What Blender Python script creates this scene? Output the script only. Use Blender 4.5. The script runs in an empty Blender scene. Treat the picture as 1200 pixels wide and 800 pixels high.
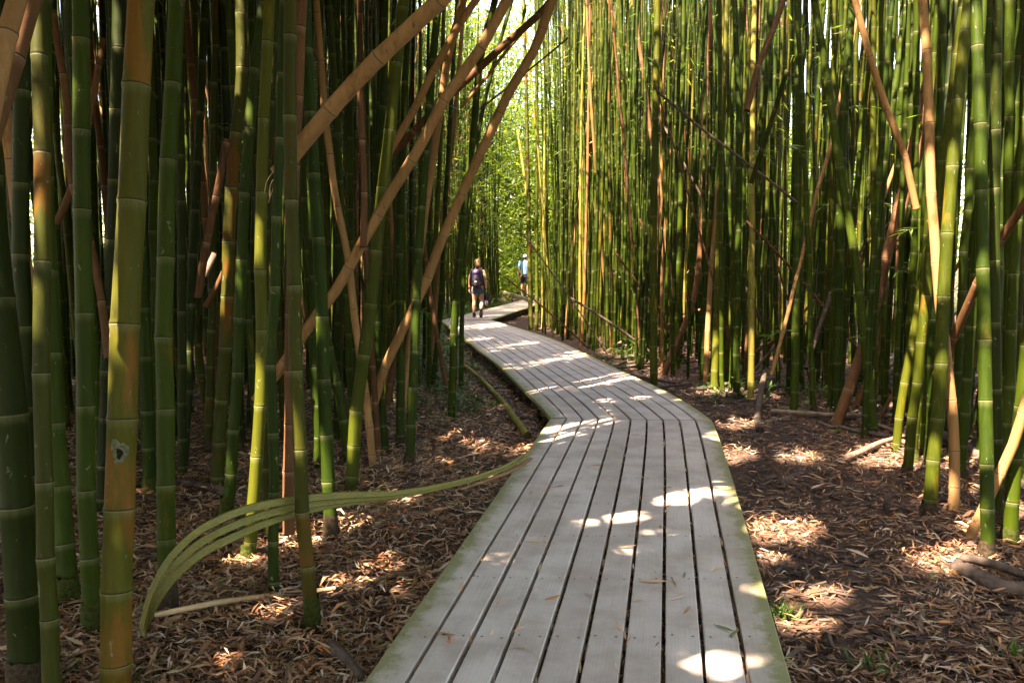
import bpy, bmesh, math, random
import numpy as np
from mathutils import Vector, Matrix, Quaternion

random.seed(7)
rng = np.random.default_rng(11)
R = math.radians
scene = bpy.context.scene
COL = scene.collection

# ------------------------------------------------------------------ camera
CAM_Z, PITCH, F = 1.45, R(5.39), 933.3
cam_d = bpy.data.cameras.new("camera")
cam_d.sensor_fit = 'HORIZONTAL'; cam_d.sensor_width = 36.0; cam_d.lens = 28.0
cam_d.clip_start = 0.05; cam_d.clip_end = 2000
cam = bpy.data.objects.new("camera", cam_d); COL.objects.link(cam)
cam.location = (0, 0, CAM_Z); cam.rotation_euler = (R(90) - PITCH, 0, 0)
scene.camera = cam

# ------------------------------------------------------------------ light
SUN_EL, SUN_AZ = R(57), R(223)                       # azimuth clockwise from +Y
SUN = np.array([math.sin(SUN_AZ) * math.cos(SUN_EL), math.cos(SUN_AZ) * math.cos(SUN_EL), math.sin(SUN_EL)])
world = bpy.data.worlds.new("World"); scene.world = world; world.use_nodes = True
wn = world.node_tree.nodes; wl = world.node_tree.links
bg = wn.get("Background") or wn.new("ShaderNodeBackground")
sky = wn.new("ShaderNodeTexSky"); sky.sky_type = 'NISHITA'; sky.sun_disc = False
sky.sun_elevation = SUN_EL; sky.sun_rotation = SUN_AZ; sky.air_density = 1.0; sky.dust_density = 1.5
wl.new(sky.outputs[0], bg.inputs[0]); bg.inputs[1].default_value = 0.15
sd = bpy.data.lights.new("sun", 'SUN'); sd.energy = 4.6; sd.angle = R(0.53); sd.color = (1.0, 0.94, 0.84)
so = bpy.data.objects.new("sun", sd); COL.objects.link(so)
so.rotation_euler = Vector(tuple(-SUN)).to_track_quat('-Z', 'Y').to_euler()
so.location = (-10, -10, 30)
vs = scene.view_settings
vs.view_transform = 'Standard'; vs.look = 'None'; vs.gamma = 1.0; vs.use_curve_mapping = False
vs.exposure = 3.55
vs.use_white_balance = True; vs.white_balance_temperature = 8200; vs.white_balance_tint = 26
cy = scene.cycles
cy.max_bounces = 6; cy.diffuse_bounces = 4; cy.glossy_bounces = 2; cy.transmission_bounces = 3
cy.sample_clamp_indirect = 4.0; cy.caustics_reflective = False; cy.caustics_refractive = False
cy.use_denoising = True
try: cy.denoiser = 'OPENIMAGEDENOISE'
except Exception: pass

# ------------------------------------------------------------------ projection helpers (photo pixels, 1200x800)
FW = np.array([0, math.cos(PITCH), -math.sin(PITCH)]); UP = np.array([0, math.sin(PITCH), math.cos(PITCH)])
RT = np.array([1.0, 0, 0]); CP = np.array([0, 0, CAM_Z])
def ray(px, py): return FW + RT * (px - 600) / F + UP * (400 - py) / F
def at_z(px, py, z=0.0):
    d = ray(px, py); return CP + d * ((z - CAM_Z) / d[2])
def at_d(px, py, d): return CP + ray(px, py) * d
def project(P):
    v = P - CP; d = v @ FW
    d = np.where(d < 0.1, 0.1, d)
    return 600 + F * (v @ RT) / d, 400 - F * (v @ UP) / d, v @ FW

def gz(x, y):
    return (-0.23 + 0.035 * np.sin(1.7 * x + 0.6 * y) * np.cos(1.1 * y - 0.5 * x) + 0.02 * np.sin(4.1 * x + 1.3) * np.sin(3.7 * y)
            + 0.03 * np.clip(np.abs(x - 0.3) - 1.5, 0, 6))
def on_ground(px, py):
    z = -0.22
    for _ in range(4):
        p = at_z(px, py, z); z = float(gz(p[0], p[1]))
    return at_z(px, py, z)

# ------------------------------------------------------------------ object helpers
def link(name, me, parent=None, loc=None):
    o = bpy.data.objects.new(name, me); COL.objects.link(o)
    if parent is not None: o.parent = parent
    if loc is not None: o.location = tuple(float(c) for c in loc)
    return o
def tag(o, label=None, cat=None, group=None, kind=None):
    if label: o["label"] = label
    if cat: o["category"] = cat
    if group: o["group"] = group
    if kind: o["kind"] = kind
    return o
def empty(name, loc, rz=0.0):
    o = bpy.data.objects.new(name, None); COL.objects.link(o)
    o.location = tuple(float(c) for c in loc); o.rotation_euler = (0, 0, rz); o.empty_display_size = 0.1
    return o
def mesh_np(name, V, Q, mats, smooth=True, uv=None, var=None, midx=None):
    """V (n,3), Q (m,4) quads; uv per loop (m*4,2); var per vertex float"""
    me = bpy.data.meshes.new(name)
    V = np.ascontiguousarray(V, dtype=np.float32); Q = np.ascontiguousarray(Q, dtype=np.int32)
    me.vertices.add(len(V)); me.vertices.foreach_set("co", V.ravel())
    m = len(Q)
    me.loops.add(m * 4); me.loops.foreach_set("vertex_index", Q.ravel())
    me.polygons.add(m)
    me.polygons.foreach_set("loop_start", np.arange(0, m * 4, 4, dtype=np.int32))
    me.polygons.foreach_set("loop_total", np.full(m, 4, dtype=np.int32))
    if midx is not None: me.polygons.foreach_set("material_index", np.asarray(midx, dtype=np.int32))
    me.polygons.foreach_set("use_smooth", np.full(m, smooth, dtype=bool))
    if uv is not None:
        l = me.uv_layers.new(name="UVMap"); l.data.foreach_set("uv", np.ascontiguousarray(uv, dtype=np.float32).ravel())
    if var is not None:
        a = me.attributes.new("var", 'FLOAT', 'POINT'); a.data.foreach_set("value", np.ascontiguousarray(var, dtype=np.float32))
    for mt in (mats if isinstance(mats, (list, tuple)) else [mats]): me.materials.append(mt)
    me.update(calc_edges=True); me.validate()
    return me
def bm_mesh(name, bm, mat, smooth=False):
    me = bpy.data.meshes.new(name); bm.to_mesh(me); bm.free()
    for mt in (mat if isinstance(mat, (list, tuple)) else [mat]): me.materials.append(mt)
    if smooth:
        for p in me.polygons: p.use_smooth = True
    return me

# ------------------------------------------------------------------ materials
class NT:
    def __init__(s, name):
        s.m = bpy.data.materials.new(name); s.m.use_nodes = True
        s.t = s.m.node_tree; s.n = s.t.nodes; s.l = s.t.links; s.n.clear()
        s.out = s.n.new("ShaderNodeOutputMaterial")
    def N(s, t, **kw):
        n = s.n.new(t)
        for k, v in kw.items(): setattr(n, k, v)
        return n
    def L(s, a, b): s.l.new(a, b)
    def put(s, sock, v):
        if isinstance(v, bpy.types.NodeSocket): s.l.new(v, sock)
        else: sock.default_value = v
    def math(s, op, a, b=0.0, c=0.0, clamp=False):
        n = s.N("ShaderNodeMath", operation=op, use_clamp=clamp)
        s.put(n.inputs[0], a); s.put(n.inputs[1], b)
        if op in ('MULTIPLY_ADD', 'SMOOTH_MIN'): s.put(n.inputs[2], c)
        return n.outputs[0]
    def step(s, x, a, b):
        n = s.N("ShaderNodeMapRange", interpolation_type='SMOOTHSTEP')
        s.put(n.inputs[0], x); s.put(n.inputs[1], a); s.put(n.inputs[2], b); n.inputs[3].default_value = 0; n.inputs[4].default_value = 1
        return n.outputs[0]
    def mix(s, f, a, b, mode='MIX'):
        n = s.N("ShaderNodeMix", data_type='RGBA', blend_type=mode)
        s.put(n.inputs[0], f)
        for sock, v in ((n.inputs[6], a), (n.inputs[7], b)):
            s.put(sock, v if isinstance(v, bpy.types.NodeSocket) else (*v[:3], 1.0))
        return n.outputs[2]
    def noise(s, vec, scale, detail=3, rough=0.55, dist=0.0):
        n = s.N("ShaderNodeTexNoise"); s.L(vec, n.inputs["Vector"])
        n.inputs["Scale"].default_value = scale; n.inputs["Detail"].default_value = detail; n.inputs["Roughness"].default_value = rough
        n.inputs["Distortion"].default_value = dist
        return n.outputs[0]
    def scale(s, vec, sc):
        n = s.N("ShaderNodeMapping"); s.L(vec, n.inputs[0]); n.inputs["Scale"].default_value = sc; return n.outputs[0]
    def ramp(s, f, stops, interp='LINEAR'):
        n = s.N("ShaderNodeValToRGB"); r = n.color_ramp; r.interpolation = interp
        while len(r.elements) < len(stops): r.elements.new(0.5)
        for e, (p, c) in zip(r.elements, stops): e.position = p; e.color = (*c[:3], 1)
        s.put(n.inputs[0], f); return n.outputs[0]
    def bump(s, h, strength=0.3, dist=0.01):
        n = s.N("ShaderNodeBump"); n.inputs["Strength"].default_value = strength; n.inputs["Distance"].default_value = dist
        s.L(h, n.inputs["Height"]); return n.outputs[0]
    def pbr(s, col, rough=0.6, spec=0.4, normal=None):
        p = s.N("ShaderNodeBsdfPrincipled")
        s.put(p.inputs["Base Color"], col if isinstance(col, bpy.types.NodeSocket) else (*col[:3], 1))
        s.put(p.inputs["Roughness"], rough); s.put(p.inputs["Specular IOR Level"], spec)
        if normal is not None: s.L(normal, p.inputs["Normal"])
        return p
    def done(s, sh):
        s.L(sh, s.out.inputs[0]); return s.m

def culm_mat(name, c1, c2, patch, amt, node_dark=(0.02, 0.014, 0.006), node_pale=(0.12, 0.135, 0.055), rough=0.46, grime=0.35):
    t = NT(name)
    geo = t.N("ShaderNodeNewGeometry").outputs["Position"]
    uv = t.N("ShaderNodeUVMap").outputs[0]
    sx = t.N("ShaderNodeSeparateXYZ"); t.L(uv, sx.inputs[0])
    v = sx.outputs[1]
    var = t.N("ShaderNodeAttribute", attribute_name="var").outputs["Fac"]
    orand = t.N("ShaderNodeObjectInfo").outputs["Random"]
    rv = t.math('FRACT', t.math('ADD', var, orand))
    f = t.math('FRACT', v); iv = t.math('FLOOR', v)
    wn_ = t.N("ShaderNodeTexWhiteNoise", noise_dimensions='2D')
    cmb = t.N("ShaderNodeCombineXYZ"); t.L(iv, cmb.inputs[0]); t.L(t.math('MULTIPLY', rv, 91.7), cmb.inputs[1]); t.L(cmb.outputs[0], wn_.inputs["Vector"])
    wr = wn_.outputs["Value"]
    streak = t.noise(t.scale(geo, (42, 42, 1.6)), 1.0, 3, 0.6)
    broad = t.noise(t.scale(geo, (7, 7, 2.2)), 1.0, 4, 0.6)
    fine = t.noise(t.scale(geo, (120, 120, 40)), 1.0, 3, 0.7)
    col = t.mix(t.step(rv, 0.0, 1.0), c1, c2)
    col = t.mix(t.math('MULTIPLY', t.step(streak, 0.4, 0.75), 0.5), col, c2)
    pm = t.math('ADD', t.math('MULTIPLY', broad, 1.05), t.math('MULTIPLY', wr, 0.28))
    pm = t.step(pm, 0.96 - amt * .55, 1.06 - amt * .40)
    col = t.mix(t.math('MULTIPLY', pm, 0.85), col, patch)
    bri = t.math('ADD', 0.60, t.math('MULTIPLY', t.math('ADD', t.math('MULTIPLY', wr, 0.35), t.math('MULTIPLY', streak, 0.75)), 0.75))
    hv = t.N("ShaderNodeHueSaturation"); t.L(col, hv.inputs["Color"]); t.L(bri, hv.inputs["Value"])
    col = hv.outputs[0]
    spots = t.step(t.noise(t.scale(geo, (26, 26, 9)), 1.0, 4, 0.7), 0.60, 0.72)
    col = t.mix(t.math('MULTIPLY', spots, grime), col, (0.035, 0.028, 0.014))
    lich = t.step(t.noise(t.scale(geo, (33, 33, 17)), 1.0, 3, 0.6, 0.5), 0.66, 0.74)
    col = t.mix(t.math('MULTIPLY', lich, 0.35), col, (0.24, 0.27, 0.19))
    bloom = t.step(f, 0.86, 0.97)
    col = t.mix(t.math('MULTIPLY', t.math('MULTIPLY', bloom, streak), 0.6), col, node_pale)
    pale = t.math('MULTIPLY', t.step(f, 0.978, 0.986), 0.5)
    col = t.mix(pale, col, node_pale)
    dark = t.math('SUBTRACT', 1.0, t.step(f, 0.010, 0.022))
    col = t.mix(t.math('MULTIPLY', dark, 0.85), col, node_dark)
    ro = t.math('ADD', rough, t.math('MULTIPLY', fine, 0.25))
    nb = t.bump(t.math('ADD', t.math('MULTIPLY', streak, 0.6), t.math('MULTIPLY', fine, 0.4)), 0.18, 0.004)
    return t.done(t.pbr(col, ro, 0.10, nb).outputs[0])

M = {}
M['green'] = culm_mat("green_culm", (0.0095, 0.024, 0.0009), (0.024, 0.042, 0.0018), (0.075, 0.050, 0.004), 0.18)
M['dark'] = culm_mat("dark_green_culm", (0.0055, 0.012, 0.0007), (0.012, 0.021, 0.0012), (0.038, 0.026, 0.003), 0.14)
M['olive'] = culm_mat("olive_culm", (0.025, 0.037, 0.0016), (0.047, 0.055, 0.0035), (0.12, 0.075, 0.009), 0.25)
M['mixed'] = culm_mat("mottled_culm", (0.016, 0.025, 0.0016), (0.031, 0.034, 0.003), (0.085, 0.035, 0.005), 0.38)
M['mottle'] = culm_mat("orange_mottled_culm", (0.030, 0.040, 0.003), (0.055, 0.052, 0.005), (0.115, 0.052, 0.008), 0.44)
M['tan'] = culm_mat("tan_cane", (0.16, 0.083, 0.028), (0.225, 0.13, 0.052), (0.10, 0.044, 0.014), 0.28, node_dark=(0.05, 0.03, 0.016), node_pale=(0.22, 0.15, 0.085), rough=0.6, grime=0.8)
M['brown'] = culm_mat("brown_cane", (0.065, 0.030, 0.012), (0.11, 0.055, 0.024), (0.036, 0.017, 0.008), 0.25, node_dark=(0.02, 0.012, 0.007), node_pale=(0.26, 0.17, 0.1), rough=0.6)
M['grey'] = culm_mat("grey_cane", (0.06, 0.045, 0.031), (0.115, 0.086, 0.062), (0.06, 0.042, 0.03), 0.3, node_dark=(0.02, 0.014, 0.01), node_pale=(0.2, 0.16, 0.12), rough=0.7)
M['gold'] = culm_mat("yellow_culm", (0.12, 0.108, 0.016), (0.18, 0.155, 0.032), (0.07, 0.08, 0.008), 0.3)

def leaf_mat(name, stops, transl=0.45, rough=0.45):
    t = NT(name)
    var = t.N("ShaderNodeAttribute", attribute_name="var").outputs["Fac"]
    col = t.ramp(var, stops)
    p = t.pbr(col, rough, 0.35)
    tr = t.N("ShaderNodeBsdfTranslucent")
    tc = t.mix(0.6, col, (1.9, 1.75, 0.6), 'MULTIPLY'); t.L(tc, tr.inputs[0])
    mx = t.N("ShaderNodeMixShader"); mx.inputs[0].default_value = transl
    t.L(p.outputs[0], mx.inputs[1]); t.L(tr.outputs[0], mx.inputs[2])
    return t.done(mx.outputs[0])
M['leaf'] = leaf_mat("bamboo_leaf", [(0, (0.045, 0.095, 0.018)), (0.5, (0.08, 0.15, 0.022)), (0.85, (0.13, 0.19, 0.03)), (1, (0.22, 0.2, 0.06))], 0.5)
M['farleaf'] = leaf_mat("forest_leaf", [(0, (0.045, 0.095, 0.012)), (0.6, (0.09, 0.155, 0.016)), (1, (0.17, 0.21, 0.03))], 0.5)
M['fern'] = leaf_mat("undergrowth_leaf", [(0, (0.022, 0.060, 0.010)), (0.6, (0.038, 0.095, 0.014)), (1, (0.07, 0.12, 0.022))], 0.35)
M['litter'] = leaf_mat("dry_leaf", [(0.0, (0.10, 0.050, 0.030)), (0.2, (0.22, 0.105, 0.055)), (0.42, (0.40, 0.23, 0.12)), (0.62, (0.50, 0.345, 0.205)),
                                    (0.78, (0.45, 0.385, 0.31)), (0.90, (0.50, 0.18, 0.05)), (0.965, (0.20, 0.20, 0.07)), (1.0, (0.07, 0.13, 0.04))], 0.12, 0.6)

def soil_mat():
    t = NT("forest_soil")
    geo = t.N("ShaderNodeNewGeometry").outputs["Position"]
    a = t.noise(geo, 0.9, 5, 0.6); b = t.noise(geo, 14, 6, 0.7); c = t.noise(geo, 70, 4, 0.7, 1.0)
    col = t.mix(t.step(b, 0.35, 0.7), (0.030, 0.018, 0.013), (0.085, 0.050, 0.034))
    col = t.mix(t.math('MULTIPLY', t.step(c, 0.5, 0.68), 0.6), col, (0.19, 0.125, 0.075))
    col = t.mix(t.math('MULTIPLY', t.step(a, 0.45, 0.65), 0.35), col, (0.11, 0.062, 0.04))
    nb = t.bump(t.math('ADD', b, t.math('MULTIPLY', c, 0.5)), 0.8, 0.03)
    return t.done(t.pbr(col, 0.85, 0.25, nb).outputs[0])
M['soil'] = soil_mat()

def plank_mat():
    t = NT("weathered_plank")
    uv = t.N("ShaderNodeUVMap").outputs[0]
    sx = t.N("ShaderNodeSeparateXYZ"); t.L(uv, sx.inputs[0])
    geo = t.N("ShaderNodeNewGeometry").outputs["Position"]
    rnd = t.N("ShaderNodeObjectInfo").outputs["Random"]
    gvec = t.N("ShaderNodeVectorMath", operation='ADD'); cb = t.N("ShaderNodeCombineXYZ")
    t.L(t.math('MULTIPLY', rnd, 37.0), cb.inputs[0]); t.L(uv, gvec.inputs[0]); t.L(cb.outputs[0], gvec.inputs[1])
    grain = t.noise(t.scale(gvec.outputs[0], (260, 2.2, 1)), 1.0, 4, 0.65)
    blot = t.noise(geo, 3.2, 5, 0.6); mid = t.noise(geo, 17, 5, 0.65); fine = t.noise(geo, 160, 3, 0.7)
    col = t.mix(rnd, (0.43, 0.38, 0.335), (0.54, 0.49, 0.435))
    col = t.mix(t.math('MULTIPLY', t.step(blot, 0.36, 0.66), 0.7), col, (0.31, 0.25, 0.20))
    col = t.mix(t.math('MULTIPLY', t.step(mid, 0.52, 0.75), 0.35), col, (0.55, 0.51, 0.46))
    col = t.mix(t.math('MULTIPLY', t.step(grain, 0.45, 0.75), 0.28), col, (0.17, 0.15, 0.125))
    col = t.mix(t.math('MULTIPLY', t.step(fine, 0.58, 0.75), 0.3), col, (0.13, 0.115, 0.10))
    e = t.math('ABSOLUTE', t.math('SUBTRACT', sx.outputs[0], 0.5))
    m = t.math('ADD', e, t.math('MULTIPLY', t.math('SUBTRACT', t.noise(geo, 8.0, 7, 0.8), 0.5), 0.22))
    moss = t.step(m, 0.438, 0.488)
    mcol = t.mix(t.noise(geo, 24, 4, 0.7), (0.085, 0.105, 0.018), (0.22, 0.225, 0.06))
    film = t.step(m, 0.36, 0.49)
    col = t.mix(t.math('MULTIPLY', film, 0.32), col, (0.20, 0.195, 0.085))
    col = t.mix(t.math('MULTIPLY', moss, 0.78), col, mcol)
    nb = t.bump(t.math('ADD', t.math('MULTIPLY', grain, 0.7), t.math('MULTIPLY', fine, 0.5)), 0.25, 0.004)
    return t.done(t.pbr(col, t.math('ADD', 0.5, t.math('MULTIPLY', mid, 0.3)), 0.35, nb).outputs[0])
M['plank'] = plank_mat()

def simple(name, c1, c2, scale=20, rough=0.8, spec=0.3, bump=0.3, stretch=(1, 1, 1)):
    t = NT(name); tc = t.N("ShaderNodeTexCoord").outputs["Object"]
    n = t.noise(t.scale(tc, stretch), scale, 4, 0.65)
    col = t.mix(t.step(n, 0.3, 0.7), c1, c2)
    return t.done(t.pbr(col, rough, spec, t.bump(n, bump, 0.01)).outputs[0])
M['screw'] = simple("screw_head", (0.03, 0.027, 0.025), (0.06, 0.05, 0.045), 300, 0.5)
M['joist'] = simple("joist_wood", (0.07, 0.05, 0.035), (0.13, 0.10, 0.075), 12)
M['moss'] = simple("mossy_root", (0.014, 0.022, 0.004), (0.045, 0.055, 0.010), 60, 0.95, 0.1, 0.9)
M['root'] = simple("dark_root", (0.022, 0.016, 0.010), (0.06, 0.045, 0.025), 60, 0.95, 0.1, 0.9)
M['log'] = simple("rotten_log", (0.035, 0.025, 0.02), (0.115, 0.085, 0.065), 9, 0.9, 0.2, 0.9, (1, 1, 1))
M['stick'] = simple("dry_stick", (0.10, 0.070, 0.048), (0.21, 0.155, 0.11), 14, 0.8, 0.3, 0.5)
M['darkstick'] = simple("dark_stick", (0.045, 0.030, 0.024), (0.11, 0.08, 0.065), 14, 0.8, 0.3, 0.5)
M['split'] = simple("split_stalk", (0.105, 0.115, 0.016), (0.19, 0.18, 0.045), 26, 0.45, 0.4, 0.5, (2.2, 2.2, 9))
M['splitdry'] = simple("split_inner", (0.34, 0.22, 0.10), (0.48, 0.36, 0.2), 6, 0.7, 0.3, 0.4)
M['skin'] = simple("skin", (0.40, 0.20, 0.13), (0.47, 0.25, 0.165), 8, 0.5, 0.4, 0.05)
M['hair'] = simple("blond_hair", (0.11, 0.060, 0.020), (0.22, 0.13, 0.05), 40, 0.5, 0.4, 0.6, (3, 3, 0.4))
M['brownhair'] = simple("brown_hair", (0.06, 0.035, 0.02), (0.1, 0.06, 0.03), 40, 0.6, 0.3, 0.6)
M['denim'] = simple("denim", (0.055, 0.085, 0.125), (0.10, 0.14, 0.19), 60, 0.9, 0.1, 0.2)
M['purple'] = simple("purple_nylon", (0.055, 0.030, 0.10), (0.10, 0.05, 0.16), 12, 0.6, 0.4, 0.3)
M['blackcloth'] = simple("black_cloth", (0.012, 0.012, 0.016), (0.03, 0.03, 0.04), 30, 0.85, 0.2, 0.3)
M['topcloth'] = simple("dark_top", (0.03, 0.03, 0.04), (0.05, 0.05, 0.06), 30, 0.85, 0.2, 0.3)
M['bluecloth'] = simple("blue_shirt", (0.12, 0.28, 0.42), (0.17, 0.36, 0.50), 14, 0.85, 0.2, 0.5)
M['whitecloth'] = simple("white_cloth", (0.62, 0.62, 0.64), (0.75, 0.75, 0.75), 20, 0.8, 0.3, 0.2)
M['pinkcloth'] = simple("pale_pink_cloth", (0.55, 0.36, 0.42), (0.7, 0.5, 0.55), 20, 0.8, 0.3, 0.2)
M['shoe'] = simple("dark_shoe", (0.02, 0.018, 0.018), (0.05, 0.045, 0.045), 30, 0.7, 0.3, 0.2)
M['sole'] = simple("shoe_sole", (0.10, 0.075, 0.06), (0.15, 0.12, 0.1), 30, 0.8, 0.2, 0.2)
M['scarpale'] = simple("knot_scar_rim", (0.04, 0.048, 0.02), (0.12, 0.135, 0.075), 60, 0.8, 0.2, 0.5)
M['scardark'] = simple("knot_hole", (0.006, 0.005, 0.004), (0.02, 0.015, 0.01), 60, 0.9, 0.1, 0.5)

# ------------------------------------------------------------------ ground
def build_ground():
    xs = np.concatenate([[-400, -120, -50, -25, -16], np.arange(-12, 12.01, 0.12), [16, 25, 50, 120, 400]])
    ys = np.concatenate([[-300, -80, -30, -12, -5], np.arange(0, 30.01, 0.14), np.arange(31, 60, 1.5), [75, 100, 150, 300, 900]])
    X, Y = np.meshgrid(xs, ys, indexing='ij')
    Z = gz(X, Y)
    Z += 0.012 * np.sin(9.1 * X + 2.3 * Y) * np.sin(7.7 * Y - 3.1 * X) + 0.008 * rng.standard_normal(X.shape)
    V = np.stack([X, Y, Z], -1).reshape(-1, 3)
    n, m = X.shape; i, j = np.meshgrid(np.arange(n - 1), np.arange(m - 1), indexing='ij')
    a = (i * m + j).ravel()
    Q = np.stack([a, a + m, a + m + 1, a + 1], -1)
    tag(link("ground", mesh_np("ground", V, Q, M['soil'])), kind="structure")
build_ground()

# ------------------------------------------------------------------ boardwalk
def resample(P, n):
    P = np.asarray(P, float); s = np.concatenate([[0], np.cumsum(np.linalg.norm(np.diff(P, axis=0), axis=1))])
    t = np.linspace(0, s[-1], n)
    return np.stack([np.interp(t, s, P[:, k]) for k in range(P.shape[1])], -1)
def smooth_line(P, n, it=2, k=9):
    P = resample(P, n)
    for _ in range(it):
        Pp = np.pad(P, ((k // 2, k // 2), (0, 0)), mode='edge')
        Sm = np.stack([np.convolve(Pp[:, c], np.ones(k) / k, 'valid') for c in range(P.shape[1])], -1)
        Sm[0] = P[0]; Sm[-1] = P[-1]; P = Sm
    return P

def plank_strip(L, Rr, f0, f1, z, screws):
    a = L + (Rr - L) * f0; b = L + (Rr - L) * f1
    n = len(a); w = np.linalg.norm(b - a, axis=1)[:, None]; u = (b - a) / w
    d = 0.005; T = 0.038
    def lift(p, dz): q = p.copy(); q[:, 2] = q[:, 2] + dz; return q
    prof = [lift(a, -T), lift(a, -d), lift(a + u * d, 0), lift(b - u * d, 0), lift(b, -d), lift(b, -T)]
    V = np.stack(prof, 1).reshape(-1, 3); K = 6
    s = np.concatenate([[0], np.cumsum(np.linalg.norm(np.diff((a + b) / 2, axis=0), axis=1))])
    uu = [f0, f0, f0 + (f1 - f0) * .04, f1 - (f1 - f0) * .04, f1, f1]
    Q, UV, MI = [], [], []
    for i in range(n - 1):
        for k in range(K):
            k2 = (k + 1) % K
            Q.append((i * K + k, i * K + k2, (i + 1) * K + k2, (i + 1) * K + k))
            UV += [(uu[k], s[i]), (uu[k2], s[i]), (uu[k2], s[i + 1]), (uu[k], s[i + 1])]; MI.append(0)
    e = (n - 1) * K
    for q in ((0, 5, 4, 1), (1, 4, 3, 2)):
        Q.append(q); UV += [(f0, 0)] * 4; MI.append(0)
        Q.append(tuple(e + c for c in reversed(q))); UV += [(f0, s[-1])] * 4; MI.append(0)
    V = list(map(tuple, V))
    for sp in screws:
        if sp < 0.05 or sp > s[-1] - 0.05: continue
        for fr in (0.2, 0.8):
            c = np.array([np.interp(sp + random.uniform(-.012, .012), s, (a + (b - a) * fr)[:, k]) for k in range(3)]); c[2] += 0.0012
            base = len(V)
            for q in range(8): V.append((c[0] + .0056 * math.cos(q * math.pi / 4), c[1] + .0056 * math.sin(q * math.pi / 4), c[2]))
            for q in ((0, 1, 2, 3), (0, 3, 4, 7), (4, 5, 6, 7)):
                Q.append(tuple(base + c_ for c_ in q)); UV += [(0.5, sp)] * 4; MI.append(1)
    return mesh_np("plank", np.array(V), np.array(Q), [M['plank'], M['screw']], smooth=False, uv=np.array(UV), midx=MI)

def boardwalk(L, Rr, label, n=40, z=0.0, npl=10, screw_step=0.6, smooth=False):
    L = np.asarray(L, float); Rr = np.asarray(Rr, float)
    Ls = smooth_line(L, n) if smooth else resample(L, n)
    Rs = smooth_line(Rr, n) if smooth else resample(Rr, n)
    Ls[:, 2] = z; Rs[:, 2] = z
    o0 = (Ls[0] + Rs[0]) / 2; o0[2] = float(gz(o0[0], o0[1]))
    root = empty("boardwalk", o0); tag(root, label, "boardwalk", "boardwalk sections")
    length = float(np.linalg.norm(np.diff((Ls + Rs) / 2, axis=0), axis=1).sum())
    off = 0.25
    sc = np.arange(off, length, screw_step)
    g = 0.056
    for i in range(npl):
        f0 = i / npl + (g / npl if i else 0); f1 = (i + 1) / npl - (g / npl if i < npl - 1 else 0)
        j = random.uniform(-.002, .002)
        L2 = Ls.copy(); R2 = Rs.copy(); L2[:, 2] += j; R2[:, 2] += j
        o = link("plank", plank_strip(L2 - o0, R2 - o0, f0, f1, z, sc), root)
    C = (Ls + Rs) / 2; s = np.concatenate([[0], np.cumsum(np.linalg.norm(np.diff(C, axis=0), axis=1))])
    # joists across, rails along
    for sp in sc:
        a = np.array([np.interp(sp, s, Ls[:, k]) for k in range(3)]); b = np.array([np.interp(sp, s, Rs[:, k]) for k in range(3)])
        a, b = a + (b - a) * .02, b - (b - a) * .02
        link("joist", box_between(a - o0 + (0, 0, -.0935), b - o0 + (0, 0, -.0935), 0.045, 0.1, M['joist'], "joist"), root)
        if int(round(sp / screw_step)) % 3 == 0:
            for q in (0.12, 0.88):
                p = a + (b - a) * q; zt = -0.1435 + p[2]; zb = float(gz(p[0], p[1])) - .15
                link("post", box_between(np.array([p[0], p[1], zb]) - o0, np.array([p[0], p[1], zt]) - o0, 0.09, 0.09, M['joist'], "post"), root)
    return Ls, Rs

def box_between(a, b, w, h, mat, name):
    a = np.asarray(a, float); b = np.asarray(b, float); d = b - a; Ln = np.linalg.norm(d); d = d / Ln
    up = np.array([0, 0, 1.0]) if abs(d[2]) < .9 else np.array([0, 1.0, 0])
    sd_ = np.cross(d, up); sd_ /= np.linalg.norm(sd_); up = np.cross(sd_, d)
    V = [p + sd_ * w / 2 * x + up * h / 2 * y for p in (a, b) for x, y in ((-1, -1), (1, -1), (1, 1), (-1, 1))]
    Q = [(0, 1, 2, 3), (7, 6, 5, 4), (0, 4, 5, 1), (1, 5, 6, 2), (2, 6, 7, 3), (3, 7, 4, 0)]
    return mesh_np(name, np.array(V), np.array(Q), mat, smooth=False)

def px(L): return [at_z(x, y, 0.0) for x, y in L]
A_L = px([(645, 490), (425, 800)]); A_R = px([(834.5, 493), (840, 505), (847, 525), (860, 566), (877, 624), (928, 800)])
def extend(P, y):   # continue the line back towards and under the camera
    a, b = P[-2], P[-1]; k = (y - a[1]) / (b[1] - a[1]); return list(P[:-1]) + [a + (b - a) * k]
A_L = extend(A_L, 1.0)[::-1]; A_R = extend(A_R, 1.0)[::-1]
boardwalk(A_L, A_R, "straight stretch of grey weathered planks with mossy edges, spotted with sun, running to the kink", n=24)
B_L = px([(644.5, 489), (642, 477), (615, 460), (590, 431), (562, 412), (547, 399), (530, 386), (517.5, 376)])
B_R = px([(834, 492), (829, 487), (822, 481), (812, 474), (801, 467), (788, 460), (773, 453), (739, 440), (689, 415), (650, 397), (617, 387), (577, 375)])
BL, BR = boardwalk(B_L, B_R, "curving stretch of grey planks crossed by thin sunlit stripes, between two bends", n=60, smooth=True)
C_L = px([(517, 375.2), (617, 350)]); C_R = px([(576, 374.2), (617, 361.2)])
dC = (C_L[1] - C_L[0]); C_Re = C_R[0] + dC * 0.98
boardwalk([C_L[0], C_L[1]], [C_R[0], C_Re], "distant plank stretch the woman is walking along", n=16)
D0, D1 = at_z(592, 341, 0.16), at_z(626, 351, 0.16)
dd = np.array([-0.12, 0.99, 0]); 
boardwalk([D0, D0 + dd * 9], [D1, D1 + dd * 9], "farthest raised plank section, under the man in the blue shirt", n=8, z=0.16)
bpy.context.view_layer.update()

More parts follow.
